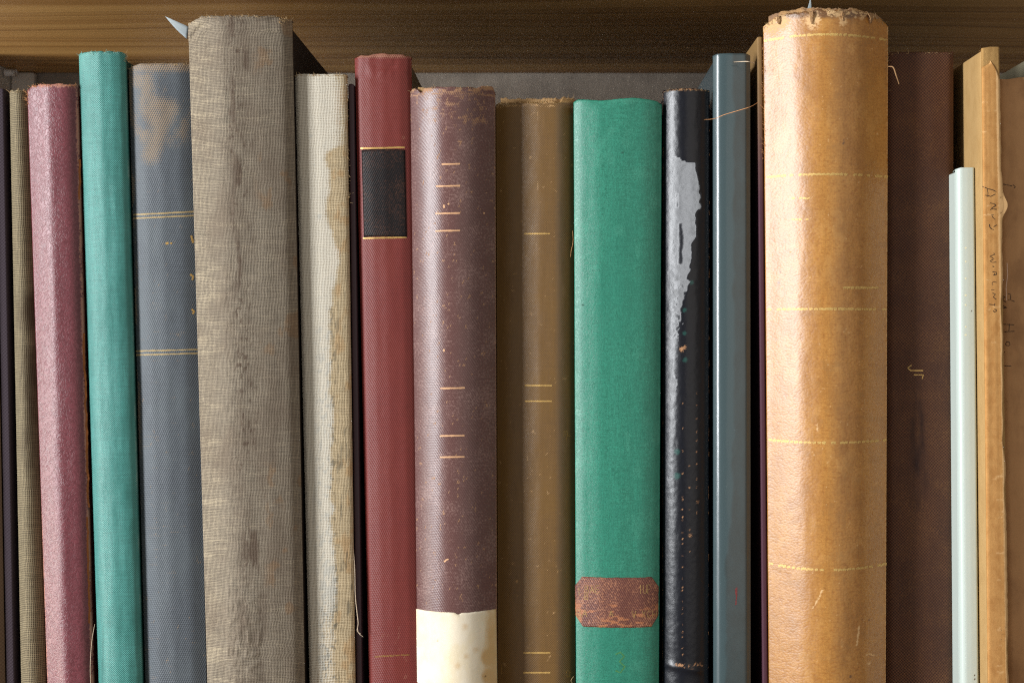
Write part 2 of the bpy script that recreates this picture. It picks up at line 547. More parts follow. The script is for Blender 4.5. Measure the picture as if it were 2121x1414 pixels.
    def P(self, px, py, off=0.0):
        """point of the spine under a photograph position, lifted by off mm; local coordinates"""
        px, py = np.broadcast_arrays(np.asarray(px, float), np.asarray(py, float))
        y = np.full(px.shape, self.d - self.b)
        for _ in range(6):
            k = S * (1 + y / D)
            x = (px - CX) * k; z = ZC + (CY - py) * k
            a = np.clip(2 * (x - self.lx(z)) / (self.rx(z) - self.lx(z)) - 1, -1.05, 1.05)
            _, y = self.surf(a, z)
        e = 1e-4
        x0, y0 = self.surf(np.clip(a - 0.01, -1, 1), z); x1, y1 = self.surf(np.clip(a + 0.01, -1, 1), z)
        dx, dy = x1 - x0, y1 - y0
        L = np.hypot(dx, dy) + 1e-12
        nx, ny = dy / L, -dx / L
        o = off * 1e-3
        return np.stack([x + nx * o - self.bx, y + ny * o - self.by, z], -1)

    def patch(self, name, x0, x1, y0, y1, mat, off=0.12, edge=None, nx=None, ny=None, parent=None, skew=0.0, attrs=None, thick=True, attr_ud=None, x0b=None, x1b=None):
        """sheet glued on the spine; edge(u,v)-> (du,dv) px moves its outline"""
        nx = nx or max(4, int((x1 - x0) / 4)); ny = ny or max(3, int((y1 - y0) / 5))
        u, v = np.meshgrid(np.linspace(0, 1, nx), np.linspace(0, 1, ny))
        x0b = x0 if x0b is None else x0b; x1b = x1 if x1b is None else x1b
        L = x0 + (x0b - x0) * v; R = x1 + (x1b - x1) * v
        px = L + (R - L) * u; py = y0 + (y1 - y0) * v + skew * u
        py = py - (py - CY) * self.b * (1 - np.interp(2 * u - 1, self.aa, self.hh)) / D
        if edge:
            du, dv = edge(u, v)
            px = px + du; py = py + dv
        o = np.full(px.shape, off)
        P = self.P(px, py, o)
        uv = np.stack([px, py], -1)
        if thick:       # turned-down rim gives the sheet a visible thickness
            rim = self.P(px, py, 0.0)
            pad = np.zeros((ny + 2, nx + 2, 3)); pu = np.zeros((ny + 2, nx + 2, 2))
            pad[1:-1, 1:-1] = P; pu[1:-1, 1:-1] = uv
            pad[0, 1:-1] = rim[0]; pad[-1, 1:-1] = rim[-1]; pad[1:-1, 0] = rim[:, 0]; pad[1:-1, -1] = rim[:, -1]
            pad[0, 0] = rim[0, 0]; pad[0, -1] = rim[0, -1]; pad[-1, 0] = rim[-1, 0]; pad[-1, -1] = rim[-1, -1]
            pu[0, 1:-1] = uv[0]; pu[-1, 1:-1] = uv[-1]; pu[1:-1, 0] = uv[:, 0]; pu[1:-1, -1] = uv[:, -1]
            pu[0, 0] = uv[0, 0]; pu[0, -1] = uv[0, -1]; pu[-1, 0] = uv[-1, 0]; pu[-1, -1] = uv[-1, -1]
            P, uv = pad, pu
            px = pu[..., 0]; py = pu[..., 1]
            ny += 2; nx += 2
        at = {k: np.clip(f(px, py), 0, 1) for k, f in (attrs or {}).items()}
        return mesh_obj(name, P.reshape(-1, 3), grid_faces(ny, nx)[:, ::-1].copy(), mat, parent or self.root, uv=uv.reshape(-1, 2), attrs=at)

    def rule(self, x0, x1, y0, y1=None, w=3.0, mat=None, off=0.05, rough=0.0, name='gold_rule', jag=0.6):
        """thin printed line"""
        y1 = y0 if y1 is None else y1
        n = max(6, int(abs(x1 - x0) / 3))
        u = np.linspace(0, 1, n)
        px = x0 + (x1 - x0) * u
        py = y0 + (y1 - y0) * u + (vn(px / 7, y0, 3) - 0.5) * jag
        ww = w * (0.75 + 0.5 * vn(px / 5, y0, 9)) * 0.5
        a = self.P(px, py - ww, off); b = self.P(px, py + ww, off)
        V = np.vstack([b, a])
        F = [(i, i + 1, n + i + 1, n + i) for i in range(n - 1)]
        return mesh_obj(name, V, F, mat or M_GOLD, self.root)

    def strokes(self, name, lines, mat, w=1.5, off=0.04, parent=None):
        V = []; F = []
        for ln in lines:
            p = np.array(ln, float)
            q = [p[0]]
            for i in range(len(p) - 1):
                m = max(1, int(np.hypot(*(p[i + 1] - p[i])) / 3))
                for k in range(1, m + 1):
                    q.append(p[i] + (p[i + 1] - p[i]) * k / m)
            q = np.array(q)
            if len(q) < 2:
                q = np.array([p[0], p[0] + [0.8, 0.8]])
            tg = np.gradient(q, axis=0); tg /= (np.linalg.norm(tg, axis=1, keepdims=True) + 1e-9)
            nn = np.stack([-tg[:, 1], tg[:, 0]], -1)
            ww = w * (0.7 + 0.6 * vn(q[:, 0] / 4, q[:, 1] / 4, 17))[:, None] * 0.5
            a = q - nn * ww; b = q + nn * ww
            A = self.P(a[:, 0], a[:, 1], off); B = self.P(b[:, 0], b[:, 1], off)
            base = len(V)
            V += list(A) + list(B)
            n = len(q)
            F += [(base + i, base + i + 1, base + n + i + 1, base + n + i) for i in range(n - 1)]
        return mesh_obj(name, V, F, mat, parent or self.root, smooth=False)

    def letters(self, groups, mat, w=1.5, off=0.04):
        for g in groups:
            self.strokes('letter', g, mat, w, off)

    def fibres(self, pts, mat, length=8, r=0.00009, up=0.7, seed=1, name='frayed_edge', out=0.3):
        """short loose cloth fibres at a list of photograph positions"""
        rn = random.Random(seed)
        V = []; F = []
        for (px, py) in pts:
            p0 = Vector(self.P(px, py, 0.03))
            L = length * S * rn.uniform(0.3, 1.2)
            d = Vector((rn.uniform(-1, 1), rn.uniform(-out, 0.4), rn.uniform(-0.4, 1.0) * up + 0.1)).normalized()
            c = Vector((rn.uniform(-1, 1), rn.uniform(-0.6, 0.3), rn.uniform(-1, 1))) * 0.5
            base = len(V)
            for i in range(4):
                q = i / 3
                p = p0 + (d * q + c * q * q) * L
                rr = r * (1 - 0.6 * q)
                for k in range(3):
                    an = 2.1 * k
                    V.append(p + Vector((math.cos(an) * rr, math.sin(an) * rr, rr * 0.5 * math.sin(an + 1))))
            for i in range(3):
                for k in range(3):
                    F.append((base + i * 3 + k, base + i * 3 + (k + 1) % 3, base + i * 3 + 3 + (k + 1) % 3, base + i * 3 + 3 + k))
        o = mesh_obj(name, V, F, mat, self.root)
        o['kind'] = 'stuff'
        return o

    def thread(self, pts, r=0.00013, mat=None, name='loose_thread'):
        """pts: (px, py, lift mm) controls hanging in front of the spine"""
        W = []
        for px, py, off in pts:
            p = world_at(px, py, self.d - self.b - off * 1e-3)
            W.append(p - self.root.location)
        return tube(name, smooth_line(W), r, mat or M_THREAD, self.root)

    def top_fringe(self, n, dy=2, seed=1, **k):
        rn = random.Random(seed)
        row = self.PX[-1]; rowy = self.PY[-1]
        pts = []
        for _ in range(n):
            j = rn.randrange(1, len(row) - 1)
            pts.append((row[j], rowy[j] + rn.uniform(0, dy)))
        self.fibres(pts, k.pop('mat', M_FIBRE), seed=seed, **k)


# ------------------------------------------------------------------ wall and shelf
def quad_xy(px, y):
    return (px - CX) * S * (1 + y / D)


YW = 0.205
M_WALL = mat_plaster("grey_plaster", hx('#a79c90'), hx('#8f857b'))
M_PANEL = mat_plaster("painted_panel", hx('#d6d2ca'), hx('#c9c4bb'))
M_WOOD = mat_wood()
w = hexa('wall', [(-0.6, YW, -0.3), (0.6, YW, -0.3), (0.6, YW + 0.05, -0.3), (-0.6, YW + 0.05, -0.3), (-0.6, YW, 0.7), (0.6, YW, 0.7), (0.6, YW + 0.05, 0.7), (-0.6, YW + 0.05, 0.7)], M_WALL)
w['kind'] = 'structure'

shelf = bpy.data.objects.new('bookshelf', None)
COL.objects.link(shelf)
shelf.location = (0, 0.1, -0.02)
shelf['label'] = 'pine bookshelf with grained board above and below the row of books'
shelf['category'] = 'bookshelf'


def sbox(name, x0, x1, y0, y1, z0, z1, mat, bevel=0.001):
    c = [(x0, y0, z0), (x1, y0, z0), (x1, y1, z0), (x0, y1, z0), (x0, y0, z1), (x1, y0, z1), (x1, y1, z1), (x0, y1, z1)]
    c = [(a, b - 0.1, e + 0.02) for a, b, e in c]
    return hexa(name, c, mat, shelf, bevel)


ZS = ZC + 0.125
XSIDE = quad_xy(22, 0.2)
sbox('upper_board', XSIDE + 0.0002, 0.36, -0.005, YW - 0.0012, ZS, ZS + 0.022, M_WOOD)
sbox('lower_board', XSIDE + 0.0002, 0.36, -0.030, YW - 0.0012, -0.022, -0.0003, M_WOOD)
sbox('side_panel', XSIDE - 0.018, XSIDE, 0.155, YW - 0.0012, -0.022, ZS + 0.30, M_PANEL)
sbox('back_batten', XSIDE + 0.0004, quad_xy(72, 0.2), YW - 0.006, YW - 0.0013, 0.0, ZS - 0.0003, M_PANEL)
pin = tube('shelf_pin', [(XSIDE + 0.001, 0.190 - 0.1, ZS - 0.0022 + 0.02), (XSIDE + 0.006, 0.190 - 0.1, ZS - 0.0022 + 0.02)], 0.0016, mat_plain("white_plastic", hx('#e8e8e6'), 0.4), shelf, 10, False)

# ------------------------------------------------------------------ books, left to right
# dark book at the left end
m = mat_cover("brown_cloth_end", hx('#5c4a3a'), hx('#7a6650'), per=4, wamt=0.6, rough=0.75, spec=0.2)
mb = mat_cover("black_plum_cloth", hx('#352a31'), hx('#463a42'), per=3.5, wamt=0.5, rough=0.7, spec=0.25)
B = Book('brown cloth book with black covers, beside the thin olive linen book', -95, -12, 172, -72, 11, 3, 3, m, mb, rout=21)

# thin olive linen book
m = mat_cover("olive_linen", hx('#574b38'), hx('#9c8d6e'), 'canvas', 3.8, 0.85, 0.5, 0.7, 0.3, pore=.4, slub=0.3, stain_or_light=hx('#4b3b27'), wear_or_light=hx('#c6b898'), grain=0.22)
mb = mat_cover("olive_linen_board", hx('#3a2c28'), hx('#57473c'), per=4, rough=0.8, spec=0.2)
B = Book('thin worn olive-brown linen book beside the pebbled maroon book', 20, 62, 186, 44, 96, 4, 2.6, m, mb, topfn=lambda a: -3 + 5 * (vn(a * 6, 2, 4) - .5),
         attrs={'stain_or_light': lambda x, y, a: box_mask(x, y, 40, 90, 600, 1000, 40) * fbm(x / 22, y / 70, 5) * 1.3,
                'wear_or_light': lambda x, y, a: 0.35 * box_mask(x, y, 20, 90, 650, 1500, 80) * fbm(x / 12, y / 30, 6) + 0.4 * sst(194 - y, 0, 8)})
B.top_fringe(40, seed=2, length=7)

# maroon pebbled book
m = mat_cover("maroon_leatherette", hx('#5c232a'), hx('#7a3a42'), 'worm', 10.0, 0.65, 0.24, 0.42, 0.55, wear_or_light=hx('#b07a66'), mottle=hx('#5c262d'), mamt=0.4, grain=0.14)
mb = mat_cover("maroon_board", hx('#4a1f22'), hx('#6a3428'), 'worm', 8, 0.5, 0.4, 0.6, 0.3)
B = Book('maroon pebbled leatherette book with cracked right joint, beside the teal book', 57, 164, 176, 99, 196, 1, 4.2, m, mb,
         prof=[(-1, 0), (-.94, .18), (-.08, 1), (.72, .93), (.93, .7), (1, .35)], smooth=0.13,
         topfn=lambda a: -10 * np.clip(np.abs(a) - .75, 0, 1) * 4 * (a < 0) + 4 * (vn(a * 7, 3, 8) - .5),
         disp=lambda a, x, y: 0.25 * (vn(a * 2, y / 160, 4) - .5) * (1 - a ** 4),
         attrs={'wear_or_light': lambda x, y, a: np.maximum(sst(184 - y, -2, 8) * 0.75, np.maximum(0.95 * sst(a, .90, .97) * (0.4 + 0.6 * sst(fbm(x / 10, y / 60, 3), .35, .6)), 0.6 * sst(-a, .93, 1.0) * sst(y, 900, 1200)))})
B.top_fringe(60, seed=3, length=7, mat=M_THREAD)
B.thread([(196, 1292, .5), (190, 1330, .8), (187, 1380, .6), (188, 1420, .4)], 0.00010, M_PALE_THREAD)
rn = random.Random(4)
M_BARE = mat_plain("bare_board_edge", hx('#9a5a30'), .8, .2, .5, 900)
B.fibres([(53 + rn.uniform(0, 8), 190 + rn.uniform(0, 30)) for _ in range(30)], M_THREAD, 8, seed=9)
for ln in ([(165 + k * .02 + rn.uniform(-1.5, 1.5), y) for k, y in enumerate(range(330, 420, 12))],
                          [(173 + (y - 690) * .03 + rn.uniform(-1.5, 1.5), y) for y in range(690, 1060, 12)],
                          [(181 + (y - 1070) * .02 + rn.uniform(-1, 1), y) for y in range(1070, 1300, 10)]):
    B.strokes('joint_crack', [ln], M_BARE, 4, 0.05)

# teal cloth book
m = mat_cover("teal_cloth", hx('#1a655f'), hx('#66b0a6'), 'plain', 2.05, 0.8, 0.35, 0.46, 0.45, pore=.12, slub=.2, wear_or_light=hx('#bfd6c6'), mottle=hx('#1d6a61'), mamt=0.4, mscale=0.012, grain=0.16)
mb = mat_cover("teal_board", hx('#14413c'), hx('#1f5a52'), 'plain', 3.6, .5, .4, .6, .3)
B = Book('teal woven cloth book standing left of the worn blue-grey book', 164, 262, 109, 205, 297, 0, 3.6, m, mb,
         prof=[(-1, 0), (-.93, .28), (-.5, .78), (-.05, 1), (.5, .97), (.9, .72), (1, .3)], smooth=0.09,
         disp=lambda a, x, y: 0.30 * (fbm(a * 1.5, y / 170, 14, 3) - .5) * (1 - a ** 4) + 0.10 * (fbm(a * 4, y / 60, 15, 2) - .5),
         topfn=lambda a: 5 * (fbm(a * 5, 1, 12) - .5) - 6 * np.clip(np.abs(a) - .88, 0, 1) * 4,
         attrs={'wear_or_light': lambda x, y, a: 0.55 * sst(118 - y, -1, 7) * vn(x / 4, y / 4, 2) + 0.55 * sst(a, .93, .99) * fbm(x / 5, y / 40, 8)})
B.top_fringe(36, seed=5, length=6, mat=mat_plain("pale_teal_fibre", hx('#9cc4b4'), .9, .1))
rn = random.Random(6)
B.fibres([(262 + rn.uniform(-4, 2), rn.uniform(108, 130)) for _ in range(30)], M_FIBRE, 7, seed=11)

# blue-grey twill book with rubbed head
def bg_wear(x, y, a):
    n = fbm(x / 38, y / 42, 21, 5)
    m1 = sst(150 - y, -8, 12) * .75
    m2 = box_mask(x, y, 262, 395, 130, 300, 22) * sst(n, .34, .74) * .62
    m3 = (1 - sst(seg_dist(x, y, [[(318, 215), (352, 225), (332, 262), (308, 228)], [(335, 255), (312, 320)]]), 2, 36)) * .62
    m4 = sst(-a, .80, .98) * sst(fbm(x / 14, y / 55, 7), .42, .62) * .8 * (1 - sst(y, 800, 1000) * .7)
    m5 = sst(fbm(x / 8, y / 12, 33, 3), .77, .83) * .5
    m6 = box_mask(x, y, 272, 400, 300, 420, 30) * sst(fbm(x / 25, y / 20, 44, 4), .58, .7) * .7
    m7 = sst(fbm(x / 40, y / 3.5, 47, 3), .68, .80) * .22
    return np.maximum.reduce([m1, m2, m3, m4 * .8, m5 * .8, m7])


m = mat_cover("blue_grey_twill", hx('#262c33'), hx('#70777e'), 'twill', 4.0, 0.75, 0.35, 0.55, 0.45, wear_or_light=hx('#b3936a'), slub=0.14, mottle=hx('#5a6266'), mamt=.55, mscale=0.011, grain=0.26, wmax=.62, wpert=1.6, wthread=.75)
mb = mat_cover("blue_grey_board", hx('#2f3238'), hx('#5c5046'), 'twill', 5, .5, .4, .7, .2)
B = Book('faded blue-grey twill book with tan rubbed head and two double gold rules', 267, 404, 133, 302, 432, 1.6, 4.2, m, mb,
         prof=[(-1, 0), (-.92, .4), (-.5, .85), (0, 1), (.6, .9), (1, .5)], smooth=.08,
         topfn=lambda a: -9 * np.clip(-a - .55, 0, 1) * 2 + 5 * (fbm(a * 3, 5, 2) - .5), attrs={'wear_or_light': bg_wear})
M_GOLD_DULL = mat_plain('dull_gilding', hx('#b59c6c'), .6, .4, .4, 2500, worn=.42)
B.rule(276, 402, 445, 438.5, 3.2, M_GOLD_DULL); B.rule(276, 403, 452.5, 446.5, 3.2, M_GOLD_DULL)
B.rule(282, 410, 727, 723.5, 3.0, M_GOLD_DULL); B.rule(282, 410, 735, 731.5, 3.0, M_GOLD_DULL)
B.letters([[l] for l in [[(396, 488), (400, 503)], [(394, 568), (400, 573), (398, 580)], [(397, 640), (402, 645), (399, 650)], [(343, 505), (349, 503)], [(353, 503), (356, 505)]]], M_GOLD, 4)
B.top_fringe(50, seed=7, length=6)

# tall grey-brown linen book
GLYPH = {'A': [[(0, 0), (.5, 1), (1, 0)], [(.2, .35), (.8, .35)]], 'E': [[(1, 0), (0, 0), (0, 1), (1, 1)], [(0, .5), (.8, .5)]],
         'M': [[(0, 0), (0, 1), (.5, .4), (1, 1), (1, 0)]], 'N': [[(0, 0), (0, 1), (1, 0), (1, 1)]], 'U': [[(0, 1), (.1, .1), (.5, 0), (.9, .15), (1, 1)]],
         'S': [[(1, .85), (.5, 1), (.1, .8), (.2, .6), (.9, .35), (.8, .1), (.4, 0), (0, .1)]], 'I': [[(.5, 0), (.5, 1)]], 'L': [[(0, 1), (0, 0), (.8, 0)]],
         'O': [[(.5, 0), (.05, .3), (.1, .8), (.55, 1), (.95, .7), (.9, .2), (.5, 0)]], 'H': [[(0, 0), (0, 1)], [(1, 0), (1, 1)], [(0, .5), (1, .5)]],
         'P': [[(0, 0), (0, 1), (.8, .95), (.95, .7), (.8, .5), (0, .48)]], 'V': [[(0, 1), (.5, 0), (1, 1)]], 'r': [[(0, 0), (0, .7), (.6, .6)]], 'T': [[(0, 1), (1, 1)], [(.5, 1), (.5, 0)]],
         'X': [[(0, 0), (1, 1)], [(0, 1), (1, 0)]], 'C': [[(1, .85), (.5, 1), (.05, .6), (.1, .2), (.5, 0), (1, .15)]], 'B': [[(0, 0), (0, 1), (.7, .95), (.8, .7), (.6, .52), (0, .5)], [(.6, .52), (.95, .3), (.8, .05), (0, 0)]],
         'G': [[(0, 0), (0, 1), (.9, 1)]], 'F': [[(0, 0), (0, 1), (.9, 1)], [(0, .5), (.7, .5)]], 'D': [[(0, 0), (0, 1), (.6, .9), (.95, .5), (.6, .1), (0, 0)]], '-': [[(0, .5), (1, .5)]],
         'J': [[(.8, 1), (.8, .2), (.4, 0), (0, .25)]], 'Z': [[(0, 1), (1, 1), (0, 0), (1, 0)]], 'K': [[(0, 0), (0, 1)], [(1, 1), (0, .45), (1, 0)]], '3': [[(0, .9), (.5, 1), (.9, .8), (.4, .55), (.95, .3), (.5, 0), (0, .1)]]}


def text_lines(txt, x, y, h, w, adv, rot=0, jit=0.0, seed=1):
    """stroke lettering; rot=90 reads downwards. (x, y): start on the base line, photograph px"""
    rn = random.Random(seed)
    out = []
    pos = 0.0
    for ch in txt:
        if ch == ' ':
            pos += adv; continue
        grp = []
        for ln in GLYPH[ch]:
            q = []
            for (u, v) in ln:
                a = pos + u * w + rn.uniform(-jit, jit); b = v * h + rn.uniform(-jit, jit)
                q.append((x + a, y - b) if rot == 0 else (x + b, y + a))
            grp.append(q)
        out.append(grp)
        pos += adv
    return out


EMB = [l for g in text_lines('E', 483, 1205, 30, 24, 0, 90) + text_lines('AMAEAMA', 505, 1190, 42, 30, 34, 90, 1.5, 3) + text_lines('ENDEND', 481, 1236, 20, 22, 30, 90, 1.0, 5) for l in g]


def tall_disp(a, x, y):
    shp = np.shape(x)
    a, x, y = np.atleast_1d(a), np.atleast_1d(x), np.atleast_1d(y)
    r = np.zeros_like(x)
    mk = (x > 465) & (x < 575) & (y > 1170) & (y < 1440)
    if mk.any():
        dd = seg_dist(x[mk], y[mk], EMB)
        r[mk] = 0.24 * (1 - sst(dd, 1.5, 4.5)) * (0.4 + 0.6 * sst(y[mk], 1180, 1280)) + 0.12 * box_mask(x[mk], y[mk], 478, 545, 1240, 1400, 5)
    n = fbm(x / 9, y / 14, 51, 3)
    r = r + 0.22 * (n - .5) * box_mask(x, y, 470, 520, 260, 1250, 14)
    ridge = np.exp(-((x - (470 + .03 * y)) / 5) ** 2) * fbm(x / 20, y / 40, 9)
    mk = y < 110
    if mk.any():
        cd = seg_dist(x[mk], y[mk], [[(405, 80), (425, 62), (445, 52), (475, 46), (520, 40), (556, 37)]])
        r[mk] += -.45 * np.exp(-(cd / 4.0) ** 2) + .25 * np.exp(-((cd - 8) / 6) ** 2)
        r[mk] += .5 * (fbm(x[mk] / 22, y[mk] / 14, 19, 3) - .5) * sst(90 - y[mk], 0, 40)
    return (r + .12 * ridge).reshape(shp)


def tall_dark(x, y, a):
    n = fbm(x / 16, y / 60, 61, 4)
    streak = 1.25 * np.exp(-((x - (492 + .022 * y) - 26 * (fbm(0 * x, y / 90, 3) - .5)) / 26) ** 2) * sst(n, .42, .66) * .8 * (1 - .5 * sst(y, 560, 640))
    dot = sst(fbm(x / 5, y / 9, 71, 3), .58, .70) * np.exp(-((x - (484 + .03 * y)) / 30) ** 2) * .8 * sst(fbm(x / 60, y / 110, 93, 3), .44, .60)
    low = box_mask(x, y, 498, 545, 1085, 1190, 16) * .6 + box_mask(x, y, 490, 560, 1220, 1420, 14) * .35
    return np.maximum.reduce([streak * .8, dot, low * sst(n, .36, .62) * 1.2, .6 * sst(52 - y, -4, 12) * n])


m = mat_cover("grey_brown_linen", hx('#5b5047'), hx('#a0947f'), 'canvas', 3.1, 0.8, 0.5, 0.72, 0.28, pore=.2, slub=0.28, wear_or_light=hx('#cbbb9d'), dark=hx('#5a4a3c'), stain_or_light=hx('#8a6743'), smax=.5, wmax=.7, wpert=1.4, mottle=hx('#6a5b4c'), mamt=.6, mscale=.010, grain=.25)
mb = mat_cover("dark_linen_board", hx('#2b211c'), hx('#3c3028'), 'canvas', 3.6, .6, .4, .8, .2)
TALL = Book('tall thick grey-brown linen book with embossed lettering low on its spine', 390, 606, 34, 430, 632, -3.4, 5.2, m, mb,
         prof=[(-1, 0), (-.94, .14), (-.36, .90), (-.1, 1), (.45, .90), (.86, .66), (1, .2)], smooth=.06, depth=.165,
         topfn=lambda a: -26 * np.clip(-a - .72, 0, 1) * 1.8 + 9 * (fbm(a * 3, 5, 2) - .5) - 16 * np.clip(a - .62, 0, 1) * 1.2 + 3 * (vn(a * 14, 2, 9) - .5), disp=tall_disp, step=2.2,
         attrs={'dark': tall_dark,
                'wear_or_light': lambda x, y, a: .42 * sst(-a, .25, .9) * fbm(x / 30, y / 9, 5) + .18 * sst(fbm(x / 50, y / 7, 91, 3), .62, .72),  # paler left third is highlight put into the colour, with worn streaks
                'stain_or_light': lambda x, y, a: .6 * sst(fbm(x / 40, y / 60, 77, 4), .58, .72) * sst(a, 0, .5)})
B = TALL
B.top_fringe(80, seed=8, length=8)
rn = random.Random(12)
B.fibres([(590 + rn.uniform(-12, 8), 42 + rn.uniform(-3, 8)) for _ in range(45)], M_FIBRE, 8, seed=13)

# cream linen book
def cream_white(x, y, a):
    edge = 676 + 9 * (fbm(0 * x, y / 30, 81, 4) - .5) * 2 + .016 * (y - 300) + 22 * np.exp(-((y - 545) / 55) ** 2) + 26 * (1 - sst(y, 292, 318))
    n = fbm(x / 10, y / 16, 86, 4)
    w_ = 1 - sst(x, edge - 9 - 20 * (1 - sst(y, 280, 330)), edge + 9 + 24 * (1 - sst(y, 280, 330)))
    return w_ * (.72 + .5 * n) * (1 - .55 * sst(y, 1180, 1300) * sst(x, 640, 680))


def cream_stain(x, y, a):
    return .6 * sst(fbm(x / 20, y / 40, 82, 4), .48, .72) * sst(a, -.2, .5)


def cream_dark(x, y, a):
    d = sst(fbm(x / 5, y / 8, 83, 3), .52, .66) * np.exp(-((x - (666 + .008 * y)) / 24) ** 2) * (.45 + .55 * sst(y, 560, 700))
    d = d + .9 * seg_spots(x, y, [(644, 282, 4), (651, 342, 3), (652, 365, 2.5), (661, 447, 5), (652, 322, 2), (663, 950, 4), (660, 1000, 4), (657, 1090, 4), (666, 1110, 4), (666, 1130, 4)])
    lo = box_mask(x, y, 660, 700, 1165, 1300, 8) * sst(fbm(x / 6, y / 12, 84, 3), .46, .6)
    st = sst(fbm(x / 7, y / 45, 87, 4), .58, .72) * .55 * (.5 + .5 * sst(y, 300, 900))
    return np.maximum.reduce([d, lo * .9, st])


m = mat_cover("cream_linen", hx('#9d845d'), hx('#dccaa8'), 'canvas', 3.2, 0.8, 0.45, 0.75, 0.25, pore=.38, slub=0.22, stain_or_light=hx('#b58448'), dark=hx('#625d50'), wear_or_light=hx('#e4dfd1'), grain=.26, smax=.45, wmax=.78, wpert=1.3, wthread=.3)
mb = mat_cover("dark_plum_board", hx('#3c2a31'), hx('#4a363a'), 'noise', 6, .5, .2, .5, .35)
B = Book('stained cream linen book with dark plum covers between grey-brown and red books', 612, 720, 156, 642, 737, .9, 3.0, m, mb, rout=15, cover_drop=.0022,
         prof=[(-1, .2), (-.9, .65), (-.5, .92), (0, 1), (.6, .96), (.92, .85), (1, .6)], smooth=.05,
         topfn=lambda a: 3 * (fbm(a * 4, 5, 2) - .5), attrs={'stain_or_light': cream_stain, 'dark': cream_dark, 'wear_or_light': cream_white})
B.top_fringe(60, seed=10, length=7)
rn = random.Random(22)
B.fibres([(720 + (y - 150) * .0135 + rn.uniform(-1, 1), y) for y in [rn.uniform(160, 420) for _ in range(40)]], M_FIBRE, 6, seed=19)
# torn strip of cloth at its right joint
tp = [(732, 1136), (735, 1180), (736, 1230), (739, 1262), (742, 1290), (740, 1305), (747, 1312)]
B.thread([(x, y, -1.2) for x, y in tp], .00016, M_PALE_THREAD, 'torn_cloth_strip')
B.thread([(740, 1296, -1), (743, 1310, -.5), (752, 1318, 0)], .00008, M_PALE_THREAD)

# red cloth book with black label
m = mat_cover("red_cloth", hx('#5e1a17'), hx('#863a33'), 'twill', 3.6, .75, .3, .5, .38, slub=.1, mottle=hx('#762f26'), mamt=.45, mscale=.012, wear_or_light=hx('#a0735c'), grain=.14)
mb = mat_cover("red_board", hx('#5c4a35'), hx('#7a6547'), 'noise', 8, .5, .2, .6, .3)
B = Book('dark red cloth book with a blank black title label edged in gold', 735, 853, 116, 765, 874, 2.8, 3.6, m, mb,
         prof=[(-1, .1), (-.88, .55), (-.45, .86), (0, 1), (.6, .95), (.93, .7), (1, .35)], smooth=.06,
         topfn=lambda a: 7 * (1 - a * a) - 5 + 9 * (fbm(a * 2.4, 9, 4) - .5),
         disp=lambda a, x, y: 1.1 * sst(200 - y, 0, 60) * (fbm(x / 30, y / 22, 5, 3) - .35) * (1 - a ** 4),
         attrs={'wear_or_light': lambda x, y, a: .6 * sst(126 - y, 0, 9) + .45 * seg_spots(x, y, [(836, 285, 6)]) + .45 * sst(a, .9, 1) * sst(fbm(x / 9, y / 40, 3), .5, .65) + .35 * sst(fbm(x / 14, y / 20, 8), .68, .75) * sst(y, 1150, 1350)})
ml = mat_cover("black_label_leather", hx('#0f0c0d'), hx('#211a1b'), 'twill', 4.0, .7, .3, .5, .22, speck=hx('#5a3a2c'), speckamt=.5)
B.patch('title_label', 749, 839, 309, 490, ml, .10, x0b=754, x1b=843)
B.rule(747, 838, 307.5, 305.5, 3.4, M_GOLD); B.rule(752, 842, 493.5, 491.5, 3.6, M_GOLD)
B.rule(776, 848, 1359, 1355, 3.0, M_GOLD_FAINT)

# mauve book with paper label at its foot
def mauve_wear(x, y, a):
    cap = sst(196 - y, 0, 10) * sst(fbm(x / 18, y / 12, 4, 4), .40, .55)
    line = np.exp(-((y - (199 - 6 * (1 - a * a))) / 2.2) ** 2) * .75
    sc = box_mask(x, y, 880, 1020, 195, 262, 12) * sst(fbm(x / 9, y / 9, 6, 4), .50, .68) * .55
    sp = sst(fbm(x / 6, y / 6, 13, 3), .74, .80) * .75
    eg = sst(a, .95, 1.0) * .5
    return np.maximum.reduce([cap, line, sc, sp, eg])


m = mat_cover("mauve_cloth", hx('#553531'), hx('#704e4a'), 'twill', 3.4, .8, .16, .34, .5, speck=hx('#a08078'), speckamt=.5, wmax=.75, wpert=1.4, mottle=hx('#64423e'), mamt=.4, wear_or_light=hx('#b08560'), grain=.2)
mb = mat_cover("mauve_board", hx('#2a191a'), hx('#3d2726'), 'twill', 3, .5, .3, .6, .3)


def mauve_top(a):
    return -4 + 7 * (fbm(a * 7, 2, 6, 3) - .5) + 6 * sst(a, .55, .7) * (1 - sst(a, .93, 1)) - 12 * np.clip(np.abs(a) - .93, 0, 1) * 6 - 9 * np.exp(-((a + .72) / .07) ** 2)


